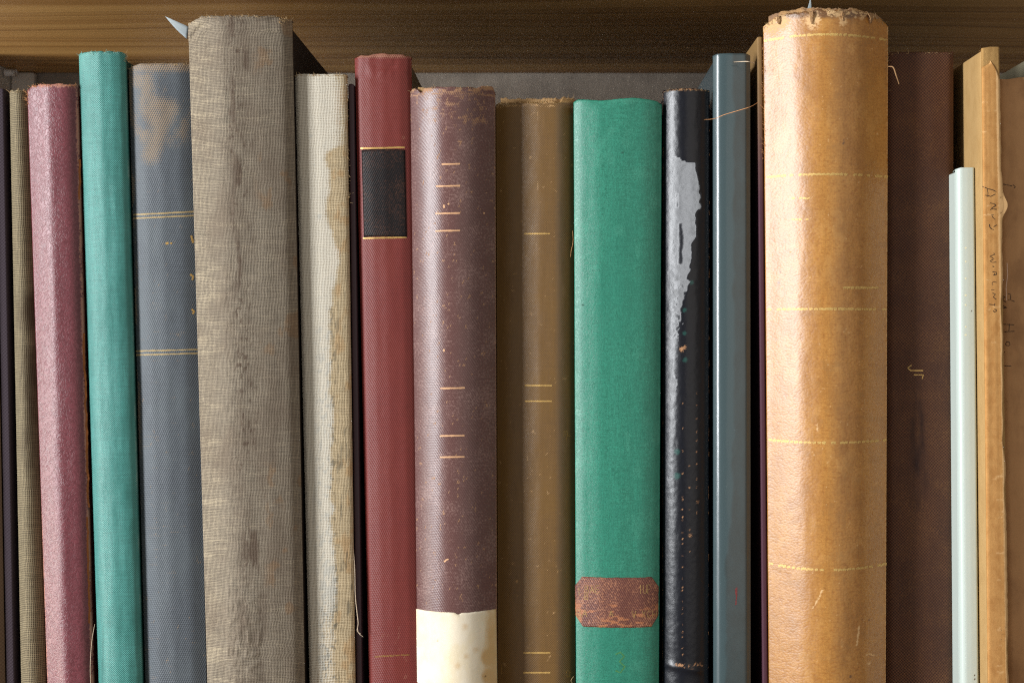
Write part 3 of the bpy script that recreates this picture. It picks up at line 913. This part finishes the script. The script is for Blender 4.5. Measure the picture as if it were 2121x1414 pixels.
B = Book('mauve-brown cloth book with torn head and blank cream paper label at foot', 849, 1026, 178, 862, 1030, .8, 7.4, m, mb, topfn=mauve_top, attrs={'wear_or_light': mauve_wear}, wob=.1)
for x0, x1, y in ((915, 953, 340), (903, 953, 385.5), (902, 953, 442), (902, 953, 478), (912, 963, 803.5), (911, 962, 902), (911, 962, 946)):
    B.rule(x0, x1, y + .5, y - .5, 3.4, M_GOLD_PALE, jag=.4)
B.letters([[l] for l in [[(919, 424), (920, 431)], [(928, 421), (930, 424)], [(919, 723), (920, 728)], [(920, 1163), (924, 1159), (929, 1157)], [(1001, 441), (1004, 442)]]], M_GOLD_PALE, 3.2)
mp = mat_cover("cream_label_paper", hx('#ece0c8'), hx('#f2e9d6'), 'noise', 8, .3, .12, .8, .2, stain_or_light=hx('#c9a063'), dark=hx('#6b5334'), mottle=hx('#e2cd9c'), mamt=.5, mscale=.02, grain=.05)


def lab_edge(u, v):
    du = -9 * (1 - u) ** 8 * (sst(fbm(v * 9, 0 * v, 3, 3), .45, .6)) + 3 * (1 - u) ** 10 * (fbm(v * 22, 0 * v, 6, 3) - .5) * 2
    dv = (1 - v) ** 12 * (2.5 * (fbm(u * 14, 0 * u, 8, 3) - .5) + 4 * np.exp(-((u - .53) / .03) ** 2))
    return du, dv


B.patch('paper_label', 861, 1027, 1268, 1470, mp, .22, edge=lab_edge, nx=60, ny=44, x0b=867, x1b=1030,
        attrs={'stain_or_light': lambda x, y: .5 * seg_spots(x, y, [(963, 1297, 14), (966, 1358, 12), (948, 1378, 14), (985, 1345, 12), (1004, 1360, 16), (1004, 1400, 14)]) + .75 * sst(x, 990, 1012) * (.5 + .6 * fbm(x / 12, y / 30, 4)),
               'dark': lambda x, y: .9 * seg_spots(x, y, [(907, 1325, 3), (911, 1325, 2), (1005, 1399, 2.6), (950, 1273, 3)])})
mb_lin = mat_cover("torn_brown_lining", hx('#8a6a48'), hx('#b59467'), 'canvas', 3.5, .7, .5, .9, .1, grain=.3)


def lining(B, xs, top_px, h, seed, lift=-1.3, mat=None, jag=8, n=90, arch=0):
    """ragged lining that stands up behind the torn head of a spine"""
    px = np.linspace(xs[0], xs[1], n)
    q0 = (px - xs[0]) / (xs[1] - xs[0]) * 2 - 1
    tp = top_px - jag * (fbm(px / 9, 0 * px, seed, 4) - .35) + arch * np.abs(q0) ** 3
    rows = 7
    V = []
    for r in range(rows):
        q = r / (rows - 1)
        py = (top_px + h) * (1 - q) + tp * q
        P = B.P(px, np.maximum(py, B.top + 14), lift - .5 * q * fbm(px / 11, q + 0 * px, seed + 3))
        P[:, 2] += (np.maximum(py, B.top + 14) - py) * S
        V.append(P)
    V = np.vstack(V)
    o = mesh_obj('torn_lining', V, grid_faces(rows, n), mat or mb_lin, B.root, uv=np.stack([np.tile(px, rows), np.repeat(np.linspace(top_px + h, top_px, rows), n)], -1))
    sm = o.modifiers.new('thick', 'SOLIDIFY'); sm.thickness = .0003
    return o


lining(B, (858, 1018), 182, 30, 5, jag=7)
B.top_fringe(50, seed=23, length=7)

# olive-brown cloth book with torn head
def olive_wear(x, y, a):
    return np.maximum.reduce([sst(214 - y, -4, 6) * .95, np.exp(-((y - (222 - 3 * (1 - a * a))) / 2.0) ** 2) * .6, .55 * sst(a, .95, 1.0), .5 * sst(fbm(x / 7, y / 9, 3, 3), .76, .82)])


m = mat_cover("olive_brown_cloth", hx('#523611'), hx('#7f5e2e'), 'plain', 2.4, .8, .16, .36, .7, slub=.12, mottle=hx('#6f4f1c'), mamt=.55, mscale=.012, wear_or_light=hx('#b78e58'), grain=.18)
mb = mat_cover("olive_brown_board", hx('#2b1a0a'), hx('#3f2a12'), 'plain', 3, .5, .3, .6, .3)
B = Book('olive-brown cloth book with torn head beside the wide green book', 1027, 1190, 206, 1031, 1191, 9.0, 5.0, m, mb,
         prof=[(-1, .05), (-.75, .25), (-.32, .58), (.1, .86), (.5, 1), (.58, .97), (.93, .58), (1, .3)], smooth=.045,
         topfn=lambda a: -6 + 9 * (fbm(a * 8, 3, 8, 3) - .5) + 8 * sst(a, .62, .68), attrs={'wear_or_light': olive_wear})
for x0, x1, y in ((1086, 1139, 484), (1087, 1143, 798), (1087, 1143, 830.5), (1084, 1140, 1351), (1084, 1140, 1392)):
    B.rule(x0, x1, y, y, 3.0, M_GOLD, jag=.3)
B.letters(text_lines('E', 1168, 893, 8, 10, 0, 90) + text_lines('L', 1174, 902, 10, 13, 0, 90) + text_lines('O', 1173, 1402, 16, 7, 0) + text_lines('L', 1182, 1402, 16, 7, 0) + [[[(1039, 1376), (1039, 1396)]]], M_GOLD_FAINT, 1.6)
lining(B, (1034, 1186), 204, 28, 15, jag=11)
B.top_fringe(110, seed=24, length=9)
B.thread([(1186, 478, .2), (1187, 500, .6), (1183, 520, .9), (1182, 532, .6)], .00009)
B.thread([(1186, 1414, .4), (1183, 1408, .9), (1188, 1400, .5)], .00009, M_FIBRE)

# wide green cloth book with pasted label
m = mat_cover("green_cloth", hx('#156a54'), hx('#42a086'), 'worm', 5.0, .4, .17, .42, .55, mottle=hx('#1d7560'), mamt=.4, mscale=.012, wear_or_light=hx('#163f31'), stain_or_light=hx('#4b9b82'), smax=.35, grain=.2, slub=.14)
mb = mat_cover("green_board", hx('#0f3f30'), hx('#1b5a46'), 'plain', 3, .5, .3, .6, .3)
B = Book('wide green cloth book with a small copper-brown pasted label', 1188, 1370, 208, 1193, 1364, 1.2, 4.4, m, mb,
         prof=[(-1, 0), (-.95, .35), (-.45, .85), (.05, 1), (.6, .92), (.95, .55), (1, .25)], smooth=.09,
         topfn=lambda a: 4 * (fbm(a * 3, 3, 3) - .5) + 4 * np.sin(a * 5) * .6 - 10 * np.clip(np.abs(a) - .9, 0, 1) * 5,
         disp=lambda a, x, y: .5 * sst(235 - y, 0, 30) * np.sin(a * 6 + .6) * (1 - a ** 4) * .5,
         attrs={'wear_or_light': lambda x, y, a: seg_spots(x, y, [(1290, 316, 2.6), (1207, 632, 2.2)]) * .9, 'stain_or_light': lambda x, y, a: .6 * sst(np.abs(a), .9, 1) * fbm(x / 9, y / 40, 5) + .5 * sst(fbm(x / 40, y / 60, 6), .55, .75) + .5 * sst(218 - y, 0, 10)})


def cham(u, v):
    # cut corners
    c = .085
    U = np.minimum(u, 1 - u); Vv = np.minimum(v, 1 - v)
    pull = np.clip(c - U, 0, c) / c
    dv = np.where(v < .5, 1, -1) * 21 * pull * (np.abs(v - .5) * 2)
    du = (fbm(v * 12, u * 3, 3) - .5) * 1.6
    dv = dv + (fbm(u * 16, v * 2, 5) - .5) * 1.8
    return du, dv


M_GOLD_LABEL = mat_plain("label_gilding", hx('#b08c58'), .5, .4, .4, 2500, worn=.47)
ml = mat_cover("copper_brown_label", hx('#54302a'), hx('#855040'), 'twill', 3.4, .7, .4, .5, .4, speck=hx('#c98c66'), speckamt=.6, dark=hx('#4d3038'), stain_or_light=hx('#b0714a'), grain=.3)
B.patch('pasted_label', 1191, 1364, 1195.5, 1299, ml, .16, edge=cham, nx=60, ny=32, x0b=1192.5, x1b=1363,
        attrs={'dark': lambda x, y: .6 * fbm(x / 22, y / 9, 3, 4) * (1 - np.exp(-((x - 1270) / 45) ** 2)), 'stain_or_light': lambda x, y: .9 * sst(fbm(x / 26, y / 7, 9, 4), .5, .65) * sst(y, 1225, 1265)})
B.letters(text_lines('I', 1196, 1231, 17, 8, 0) + text_lines('BAE', 1212, 1227, 15, 8, 11) + text_lines('IUF', 1323, 1228, 18, 7, 9) + text_lines('B', 1211, 1240, 11, 8, 0)
          + text_lines('BA', 1195, 1277, 16, 9, 12) + text_lines('A', 1262, 1276, 12, 8, 0) + text_lines('V', 1309, 1279, 15, 8, 0) + text_lines('XCH', 1329, 1278, 15, 8, 11), M_GOLD_LABEL, 1.7, .24)
B.strokes('numeral', text_lines('3', 1275, 1392, 42, 20, 0)[0], mat_plain("ghost_gilding", hx('#4f8a52'), .6, .3, .3, 2000, worn=.45), 3.0, .04)

# black book with crazed glaze
PB = [(325, 1404), (333, 1412), (338, 1440), (380, 1447), (430, 1452), (440, 1441), (490, 1442), (505, 1432), (560, 1430), (600, 1421), (650, 1412), (700, 1402), (760, 1398), (820, 1398), (950, 1392), (1100, 1380), (1240, 1376), (1414, 1372)]


def black_tilt(x, y, a):
    b = np.interp(y, [p[0] for p in PB], [p[1] for p in PB]) + (4 + 10 * sst(y, 520, 640)) * (fbm(x / 8, y / 11, 3, 3) - .5) * 2
    b = np.where(y < 326 + 8 * (vn(x / 4, 0 * y, 5) - .5), 1300, b)
    m_ = (1 - sst(x, b - 2, b + 2))
    slot = box_mask(x + 5 * (fbm(x / 9, y / 12, 2, 3) - .5), y, 1405, 1414, 462, 548, 4) * .85
    slot = np.maximum(slot, .7 * box_mask(x, y, 1400, 1405, 402, 430, 2))
    # below the flat sheet only the true bulge should catch the window
    need = np.clip(.70 + 1.04 * a, 0, 1.3) / 1.3
    return m_ * (1 - slot) * need * sst(y, 318, 330) * (1 - .8 * sst(y, 540, 640) * sst(fbm(x / 10, y / 16, 12, 3), .52, .60)) * (.93 + .14 * fbm(x / 7, y / 7, 8, 2)) * (1 - .9 * sst(y, 780, 900))


m = mat_cover("black_leather_cloth", hx('#0a0c14'), hx('#141620'), 'worm', 6.0, .4, .07, .30, .4, wear_or_light=hx('#b3855f'), stain_or_light=hx('#1f4a44'), grain=.25, tilt=True)
mb = mat_cover("black_board", hx('#121013'), hx('#1c191d'), 'plain', 3, .5, .3, .5, .4)


def black_wear(x, y, a):
    top_ = sst(190 - y, -1, 5) * vn(x / 3, y / 3, 4) * .9
    eg = .55 * sst(-a, .96, 1.0) * vn(x / 3, y / 12, 8) + .6 * sst(a, .955, .99) * sst(vn(x / 3, y / 10, 9), .6, .8)
    cr = np.exp(-((y - (1375 + .17 * (x - 1400) - 8 * sst(x, 1435, 1440))) / 3.0) ** 2) * box_mask(x, y, 1398, 1456, 1360, 1400, 4) * sst(fbm(x / 6, y / 4, 3), .35, .5)
    sp = np.zeros_like(x)
    rn = random.Random(31)
    dots = [(1443, 820 + i * 24 + rn.uniform(-6, 6), 1.8) for i in range(11)] + [(1414, 840 + i * 47 + rn.uniform(-6, 6), 1.7) for i in range(12)] + [(1428, 965 + i * 44, 1.7) for i in range(5)] + [(1413, 1030 + i * 24, 1.5) for i in range(14)]
    return np.maximum.reduce([top_, eg, cr * 1.0, .85 * seg_spots(x, (y - 0) / 1.0, [(p[0], p[1], p[2]) for p in dots]), .8 * seg_spots(x, y, [(1412, 723, 5), (1418, 719, 4), (1446, 1040, 3), (1430, 1108, 3.5)])])


B = Book('narrow black book with cracked glossy glaze between green and slate books', 1373, 1470, 186, 1372, 1468, 1.4, 4.0, m, mb, attrs={'wear_or_light': black_wear, 'tilt': black_tilt,
         'stain_or_light': lambda x, y, a: .95 * seg_spots(x, y, [(1433, 585, 5), (1418, 642, 5), (1418, 690, 5), (1419, 745, 6), (1402, 935, 7), (1402, 985, 8)])},
         disp=lambda a, x, y: .10 * (fbm(x / 6, y / 6, 3, 3) - .5) + .35 * np.exp(-((y - (1378 + .15 * (x - 1400))) / 7) ** 2) * (1 - a ** 4), step=2.0, vstep=3.2, wob=.14)
B.top_fringe(50, seed=26, length=5)

# glossy slate book
m = mat_cover("slate_glossy_board", hx('#3a4b4e'), hx('#425356'), 'noise', 6, .3, .03, .33, .5, dark=hx('#333938'), wear_or_light=hx('#8b9a9b'), coat=.5, grain=.10)
mb = mat_cover("slate_board", hx('#37464b'), hx('#3f4e52'), 'noise', 6, .3, .03, .25, .6)


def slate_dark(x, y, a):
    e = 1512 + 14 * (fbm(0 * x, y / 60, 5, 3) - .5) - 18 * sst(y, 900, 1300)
    return np.maximum(.75 * sst(x, e, e + 12) * (.6 + .5 * fbm(x / 20, y / 40, 8)), .3 * fbm(x / 9, y / 9, 4))  # right side painted darker as the reflection falls off, plus mottling


B = Book('narrow glossy slate-blue book left of the thick tan leather book', 1476, 1553, 112, 1477, 1554, 1.0, 2.6, m, mb,
         prof=[(-1, 0), (-.93, .35), (-.72, .78), (-.4, .95), (0, 1), (.7, .92), (1, .4)], smooth=.08,
         topfn=lambda a: -5 * np.clip(np.abs(a) - .8, 0, 1) * 3, attrs={'dark': slate_dark, 'wear_or_light': lambda x, y, a: .35 * sst(fbm(x / 4, y / 5, 3, 3), .77, .82)}, wob=.06, cap=.0005)
B.strokes('red_scratch', [[(1523, 1218), (1525, 1235), (1524, 1252)], [(1526, 1215), (1526, 1240)]], mat_plain("red_wax", hx('#8a3a3a'), .6, .3, .4, 1500, worn=.45), 2.2)

# thick tan leather book
def tan_wear(x, y, a):
    n = fbm(x / 14, y / 14, 5, 4)
    top_ = sst(46 - y, -6, 14) * sst(n, .46, .66) * .6
    fl = seg_spots(x, y, [(1598, 50, 22), (1618, 44, 16), (1683, 46, 14), (1746, 44, 9), (1690, 40, 9)]) * 1.0
    sc = seg_dist(x, y, [[(1703, 1222), (1697, 1236), (1690, 1248), (1682, 1262)], [(1779, 1300), (1777, 1320), (1775, 1335)], [(1790, 1357), (1800, 1354), (1812, 1356)], [(1795, 1376), (1804, 1371)], [(1692, 878), (1694, 892)]])
    scr = (1 - sst(sc, .6, 3.2)) * (.25 + .7 * vn(x / 4, y / 4, 6))
    sp = sst(fbm(x / 4, y / 6, 23, 3), .72, .82) * .28
    return np.maximum.reduce([top_, fl * (.5 + n * .7), scr, sp, .35 * sst(a, .97, 1)])


def tan_dark(x, y, a):
    n = fbm(x / 22, y / 18, 15, 4)
    cap = sst(42 - y, -6, 12) * (.45 + .8 * n)
    spots = seg_spots(x, y, [(1747, 297, 3.5), (1748, 291, 2.5), (1616, 564, 3), (1613, 585, 4), (1620, 100, 2), (1786, 1283, 2), (1800, 1283, 2.5), (1762, 1400, 4)]) * .9
    patch_ = box_mask(x, y, 1715, 1770, 430, 500, 18) * .45 * n
    band = sst(n, .52, .72) * .30
    edge = .5 * sst(-a, .90, .99) * sst(260 - y, 0, 120) * (.4 + n)
    return np.maximum.reduce([cap, spots, patch_, band, edge])


m = mat_cover("tan_leather", hx('#9c6527'), hx('#c38f46'), 'leather', 5.5, .5, .14, .37, .6, slub=.1, mottle=hx('#8c5a24'), mamt=.45, mscale=.014, wear_or_light=hx('#dcb682'), dark=hx('#6d4a2b'), stain_or_light=hx('#bd8c4c'), smax=.30, grain=.15, wmax=.75, wpert=1.3)
mb = mat_cover("plum_board", hx('#4a2a36'), hx('#5c3a44'), 'noise', 5, .4, .2, .7, .3, zfade=(hx('#8a6c42'), .19, .25))
mlin = mat_cover("olive_tan_board", hx('#6a5230'), hx('#85693f'), 'noise', 9, .5, .3, .75, .25, mottle=hx('#4c3a28'), mamt=.6, mscale=.02)


def tan_top(a):
    return -5 + 10 * (fbm(a * 9, 4, 9, 4) - .5) - 20 * np.abs(a) ** 5


TAN = Book('thick tan leather book with gold rules and ragged torn head', 1580, 1838, 17, 1592, 1833, .5, 12.0, m, mb,
           prof=[(-1, 0), (-.97, .13), (-.5, .72), (-.15, .97), (.1, 1), (.5, .76), (.97, .13), (1, 0)], smooth=.10, depth=.165, topfn=tan_top,
           attrs={'wear_or_light': tan_wear, 'dark': tan_dark, 'stain_or_light': lambda x, y, a: np.maximum(.5 * sst(x, 1776, 1796) * sst(y, 220, 420), .7 * sst(fbm(x / 22, y / 34, 61, 5), .5, .75))}, lout=14, wob=.16, step=2.2, vstep=3.2, cover_drop=.0026)  # right-hand band is a dull highlight painted in; mottling is the leather's own
B = TAN


def dotted_rule(B, x0, x1, yc, amp, mat, step=11, h=5.0, seed=1):
    """blind-tooled rope rule made of short gilt dashes"""
    rn = random.Random(seed)
    L = []
    x = x0
    while x < x1:
        q = (x - x0) / (x1 - x0) * 2 - 1
        y = yc + amp * (1 - q * q)
        w_ = step * rn.uniform(.55, .95)
        if rn.random() > .08:
            L.append([(x, y + rn.uniform(-.8, .8) + .8), (x + w_ * .5, y - .9), (x + w_, y + rn.uniform(-.6, .6))])
        x += step * rn.uniform(.75, .95)
    return B.strokes('gold_rule', L, mat, h * .95, .05)


M_GOLD_TAN = mat_plain("yellow_gilding", hx('#d3ad63'), .45, .5, .5, 2200, worn=.41, metallic=.15)
dotted_rule(B, 1583, 1838, 85, -13, M_GOLD_TAN, seed=1)
dotted_rule(B, 1588, 1832, 367, -6, M_GOLD_TAN, seed=2)
dotted_rule(B, 1590, 1832, 641, -1, M_GOLD_TAN, seed=3)
dotted_rule(B, 1592, 1832, 911, 6, M_GOLD_TAN, seed=4)
dotted_rule(B, 1593, 1832, 1167, 13, M_GOLD_TAN, seed=5)
dotted_rule(B, 1746, 1812, 596, 0, M_GOLD_TAN, 10, seed=6)
dotted_rule(B, 1640, 1674, 411, 0, M_GOLD_TAN, 9, 4, seed=7)
dotted_rule(B, 1640, 1674, 455, 0, M_GOLD_TAN, 9, 4, seed=8)
mt = mat_cover("torn_leather_core", hx('#93704e'), hx('#bf9662'), 'leather', 5, .6, .5, .85, .15, mottle=hx('#7d6252'), mamt=.8, mscale=.05, grain=.3)
lining(B, (1590, 1830), 17, 46, 25, lift=-.5, mat=mt, jag=9, n=130, arch=20)
rn = random.Random(41)
# curled leather tags at the head
for k, (fx, fy, hh, ww) in enumerate(((1614, 40, 16, 7), (1682, 34, 26, 9), (1745, 32, 20, 8), (1800, 36, 20, 9))):
    V = []
    n = 9
    for i in range(n):
        q = i / (n - 1)
        for j in range(4):
            e = j / 3 - .5
            px = fx + e * ww * (1 - .6 * q) + rn.uniform(-.8, .8) + (rn.uniform(-3, 3) if i == n - 1 else 0)
            V.append(B.P(px, fy + hh * (q - .35), .15 + 1.0 * abs(math.sin(q * 3 + k)) * (.4 + abs(e))))
            if fy + hh * (q - .35) < B.top + 10:
                V[-1][2] += 0
    F = [(i * 4 + j, i * 4 + j + 1, i * 4 + j + 5, i * 4 + j + 4) for i in range(n - 1) for j in range(3)]
    o = mesh_obj('torn_leather_tag', V, F, mt, B.root, uv=np.random.default_rng(k).uniform(0, 40, (len(V), 2)))
    sm = o.modifiers.new('thick', 'SOLIDIFY'); sm.thickness = .00025
B.top_fringe(150, seed=27, length=9, dy=8)
B.fibres([(1582 + rn.uniform(-3, 4), rn.uniform(80, 330)) for _ in range(130)], M_THREAD, 6, seed=29)
B.fibres([(1836 + rn.uniform(-3, 2), rn.uniform(60, 190)) for _ in range(50)], M_FIBRE, 8, seed=33)
B.thread([(1572, 211, -6), (1555, 221, 1), (1530, 229, 0), (1500, 238, -2), (1480, 246, -3.5), (1458, 248, -4)], .00011)
B.thread([(1563, 131, -6), (1550, 128, -3), (1535, 128, -6), (1519, 129, -6.5)], .00017, M_PALE_THREAD)
B.thread([(1840, 138, -8), (1850, 140, -5), (1856, 156, -4), (1862, 174, -5)], .00022, mt, 'torn_leather_strip')

# dark brown cloth book
m = mat_cover("dark_brown_cloth", hx('#2e1b14'), hx('#6f4832'), 'plain', 3.2, .95, .45, .62, .25, mottle=hx('#3c2620'), mamt=.5, mscale=.01, speck=hx('#8a6038'), speckamt=.25, grain=.2, dark=hx('#2e1c1a'))
mb = mat_cover("dark_brown_board", hx('#1d120f'), hx('#2b1c18'), 'plain', 3, .5, .3, .7, .3)
B = Book('dark brown woven cloth book right of the thick tan leather book', 1834, 1972, 110, 1834, 1971, 8.5, 3.2, m, mb,
         prof=[(-1, .1), (-.9, .5), (-.3, .9), (.3, 1), (.9, .8), (1, .4)], smooth=.07,
         topfn=lambda a: 2.5 * (fbm(a * 4, 5, 2) - .5) + 3 * sst(a, .9, 1), attrs={'dark': lambda x, y, a: .8 * box_mask(x, y, 1880, 1925, 820, 1060, 18) * fbm(x / 10, y / 40, 4)})
B.letters(text_lines('J', 1880, 756, 32, 14, 0, 90) + text_lines('r', 1893, 776, 28, 14, 0, 90), M_GOLD, 2.4)
B.top_fringe(30, seed=35, length=5)

# thin pale booklet
m = mat_cover("mint_white_glazed_card", hx('#c3cfc7'), hx('#cbd6cf'), 'noise', 14, .3, .04, .35, .5, dark=hx('#5a4a3a'), grain=.03, coat=.2)
B = Book('thin pale mint-white booklet standing between dark brown and kraft books', 1978, 2015, 348, 1987, 2024, -2.5, 2.0, m, None,
         prof=[(-1, .0), (-.86, .62), (-.45, .98), (.2, 1), (.9, .92), (1, .75)], smooth=.05, name='booklet', cap=.0004, board_t=.0012, depth=.13, cover_drop=.0004, wob=.05, category='booklet', topfn=lambda a: -3 * np.clip(-a - .5, 0, 1) * 2,
         attrs={'dark': lambda x, y, a: .8 * sst(a, .94, 1) * vn(x / 3, y / 30, 2) + seg_spots(x, y, [(2019, 1405, 2.5), (2019, 1398, 2), (2013, 644, 1.6)])})
M_GLINT = mat_plain("cream_glint", hx('#e8e6c8'), .4)
for y in (512, 540, 575, 610, 630, 675, 692):  # glints on the glazed card, painted as small cream dashes
    B.strokes('painted_glint', [[(1999, y), (2001, y + 3)]], M_GLINT, 4)

# kraft paper-covered book with torn spine paper
m = mat_cover("kraft_section_edges", hx('#9a7746'), hx('#c19c66'), 'noise', 5, .5, .5, .85, .15, grain=.25, mottle=hx('#7c5b33'), mamt=.5, mscale=.05)
mb = mat_cover("kraft_cover", hx('#b08e5c'), hx('#bb9a68'), 'noise', 7, .6, .2, .75, .2, mottle=hx('#a27f4e'), mamt=.5, mscale=.03, grain=.10)
B = Book('kraft paper book with torn orange-brown spine paper and pencilled title', 2032, 2068, 98, 2045, 2087, -13.0, 1.2, m, mb, prof=[(-1, .45), (-.9, .9), (0, 1), (.9, .95), (1, .6)], smooth=.05, cover_drop=.0002, cap=.0003, topfn=lambda a: -3 * np.clip(-a - .1, 0, 1), wob=.05,
         disp=lambda a, x, y: .10 * (vn(a * 5.5, y / 400, 4) - .5))
msp = mat_cover("orange_brown_spine_paper", hx('#b5834a'), hx('#c79a62'), 'noise', 9, .5, .25, .8, .2, mottle=hx('#9f6c38'), mamt=.6, mscale=.05, wear_or_light=hx('#d9b07c'), grain=.14, slub=.05)


def spe(u, v):
    du = 4.0 * (u ** 6) * (fbm(v * 24, 0 * v, 3, 3) - .5) * 2 + 2.0 * u ** 6 * np.sin(v * 9)
    du = du - 16 * (u ** 2) * np.clip(1 - v / .035, 0, 1) ** 2
    du = du + (u ** 8) * 10 * np.exp(-((v - .222) / .014) ** 2)
    return du, 14 * (1 - u) * np.clip(1 - v / .05, 0, 1)


sp = B.patch('spine_paper', 2034, 2068, 126, 1470, msp, .25, edge=spe, nx=14, ny=220, x0b=2047, x1b=2088,
             attrs={'wear_or_light': lambda x, y: .9 * np.maximum(sst(x - (2067 + (y - 126) * .0165), -9, -3) * .8, np.maximum(.8 * sst(140 - y, 0, 14), .55 * sst(fbm(x / 30, y / 5, 3, 3), .70, .76)))})
yb = lambda y: 2018 + (y - 98) * 28 / 1316
def ink(lines, ox, oy, k):
    return [[(ox + x / k, oy + y / k) for x, y in l] for l in lines]


I1 = [[[(285, 305), (400, 360), (560, 405), (620, 440)], [(400, 360), (425, 470), (420, 580)], [(355, 525), (490, 555), (600, 500)]],
      [[(470, 715), (560, 730), (620, 775), (540, 820), (470, 885), (520, 860), (630, 870)]], [[(560, 1000), (510, 1000), (540, 1060), (595, 1115)]],
      [[(460, 1235), (465, 1300), (500, 1340), (560, 1370)], [(560, 1300), (600, 1265), (645, 1250)]]]
I2 = [[[(420, 210), (440, 240), (350, 275), (430, 320), (350, 360), (400, 385), (465, 380)]], [[(400, 455), (430, 465)]], [[(400, 555), (465, 560), (470, 610), (405, 620)], [(435, 580), (440, 610)]],
      [[(475, 750), (420, 735), (390, 760), (405, 800)]], [[(380, 885), (430, 888)]], [[(400, 945), (450, 965), (415, 1020), (465, 1060)]], [[(340, 1150), (440, 1165)], [(440, 1130), (440, 1180)]],
      [[(430, 1240), (465, 1250), (465, 1280), (430, 1295), (415, 1265)]]]
hand = [ink(g, 2010, 360, 11.78) for g in I1] + [ink(g, 2010, 500, 8.84) for g in I2]
B.letters(hand, M_INK, 1.6, .30)
B.fibres([(2078 + random.uniform(-3, 3), 1300 + random.uniform(-15, 40)) for _ in range(26)], M_FIBRE, 9, seed=55)

# brown paper book with handwriting
m = mat_cover("brown_wrapping_paper", hx('#b98a5c'), hx('#c49768'), 'noise', 11, .5, .2, .7, .3, mottle=hx('#8a6240'), mamt=.6, mscale=.014, grain=.12, wear_or_light=hx('#c9a276'), dark=hx('#4e3a2a'))
B = Book('brown paper-covered book with faint handwriting beside the kraft book', 2064, 2132, 163, 2086, 2150, -4.0, 2.6, m, None, prof=[(-1, .3), (-.8, .7), (0, 1), (.7, .9), (1, .4)], smooth=.08, wob=.2, cap=.0004,
         topfn=lambda a: 2 * np.sin(a * 3), attrs={'wear_or_light': lambda x, y, a: .6 * sst(168 - y, -1, 3) * vn(x / 9, y / 9, 3), 'dark': lambda x, y, a: .22 * sst(fbm(x / 14, y / 22, 4, 4), .58, .75)})
hand = [ink(g, 2010, 360, 11.78) for g in ([[(720, 240), (880, 270), (1020, 300)], [(1040, 270), (1100, 325), (1060, 350)]],)]
hand += [ink(g, 2010, 500, 8.84) for g in ([[(590, 1000), (640, 1020), (580, 1060), (650, 1110)]], [[(690, 960), (740, 970), (735, 1060), (690, 1070)], [(735, 1070), (810, 1100)]], [[(580, 1170), (670, 1215), (570, 1220)]])]
hand += text_lines('H', 2080, 672, 22, 15, 0, 90, 1.5, 7)
hand += text_lines('O', 2082, 708, 11, 8, 0, 90, 1, 8) + [[[(2080, 728), (2082, 730)]], [[(2080, 757), (2095, 758)]]]
B.letters(hand, M_INK, 1.6, .05)
B.strokes('paper_scratch', [[(2086, 545), (2087, 570), (2084, 596), (2085, 622)]], mat_plain("scratch_pale", hx('#e6c5ae'), .8, .2), 1.5)

# grey-green cloth book at the right end
m = mat_cover("grey_green_cloth", hx('#6b6552'), hx('#8a836c'), 'canvas', 4, .6, .4, .8, .2, grain=.2)
B = Book('taller grey-green cloth book behind the brown paper-covered book', 2134, 2215, 106, 2152, 2232, 6.0, 3.0, m, None, depth=.15)

# ------------------------------------------------------------------ paper slips
def slip(label, pts, y, curl):
    V = []; n = 10
    (ax, ay), (bx, by), (cx, cy) = pts
    for i in range(n):
        q = i / (n - 1)
        for j in range(5):
            e = j / 4
            x = ax + (bx + (cx - bx) * e - ax) * q
            yy = ay + (by + (cy - by) * e - ay) * q + 3 * math.sin(q * math.pi) * (1 - e)
            V.append(world_at(x, yy, y + curl * (1 - q) ** 2))
    F = [(i * 5 + j, i * 5 + j + 1, i * 5 + j + 6, i * 5 + j + 5) for i in range(n - 1) for j in range(4)]
    o = mesh_obj('paper_slip', V, F, M_PAPER)
    o.modifiers.new('thick', 'SOLIDIFY').thickness = .00012
    o['label'] = label; o['category'] = 'paper slip'
    return o


slip('white paper slip with a pointed corner sticking out of the tall grey-brown book', [(342, 34), (388, 82), (391, 56)], .004, .002)
slip('tiny white paper tip sticking up from the thick tan leather book', [(1679, -6), (1670, 24), (1682, 24)], -.004, .001)
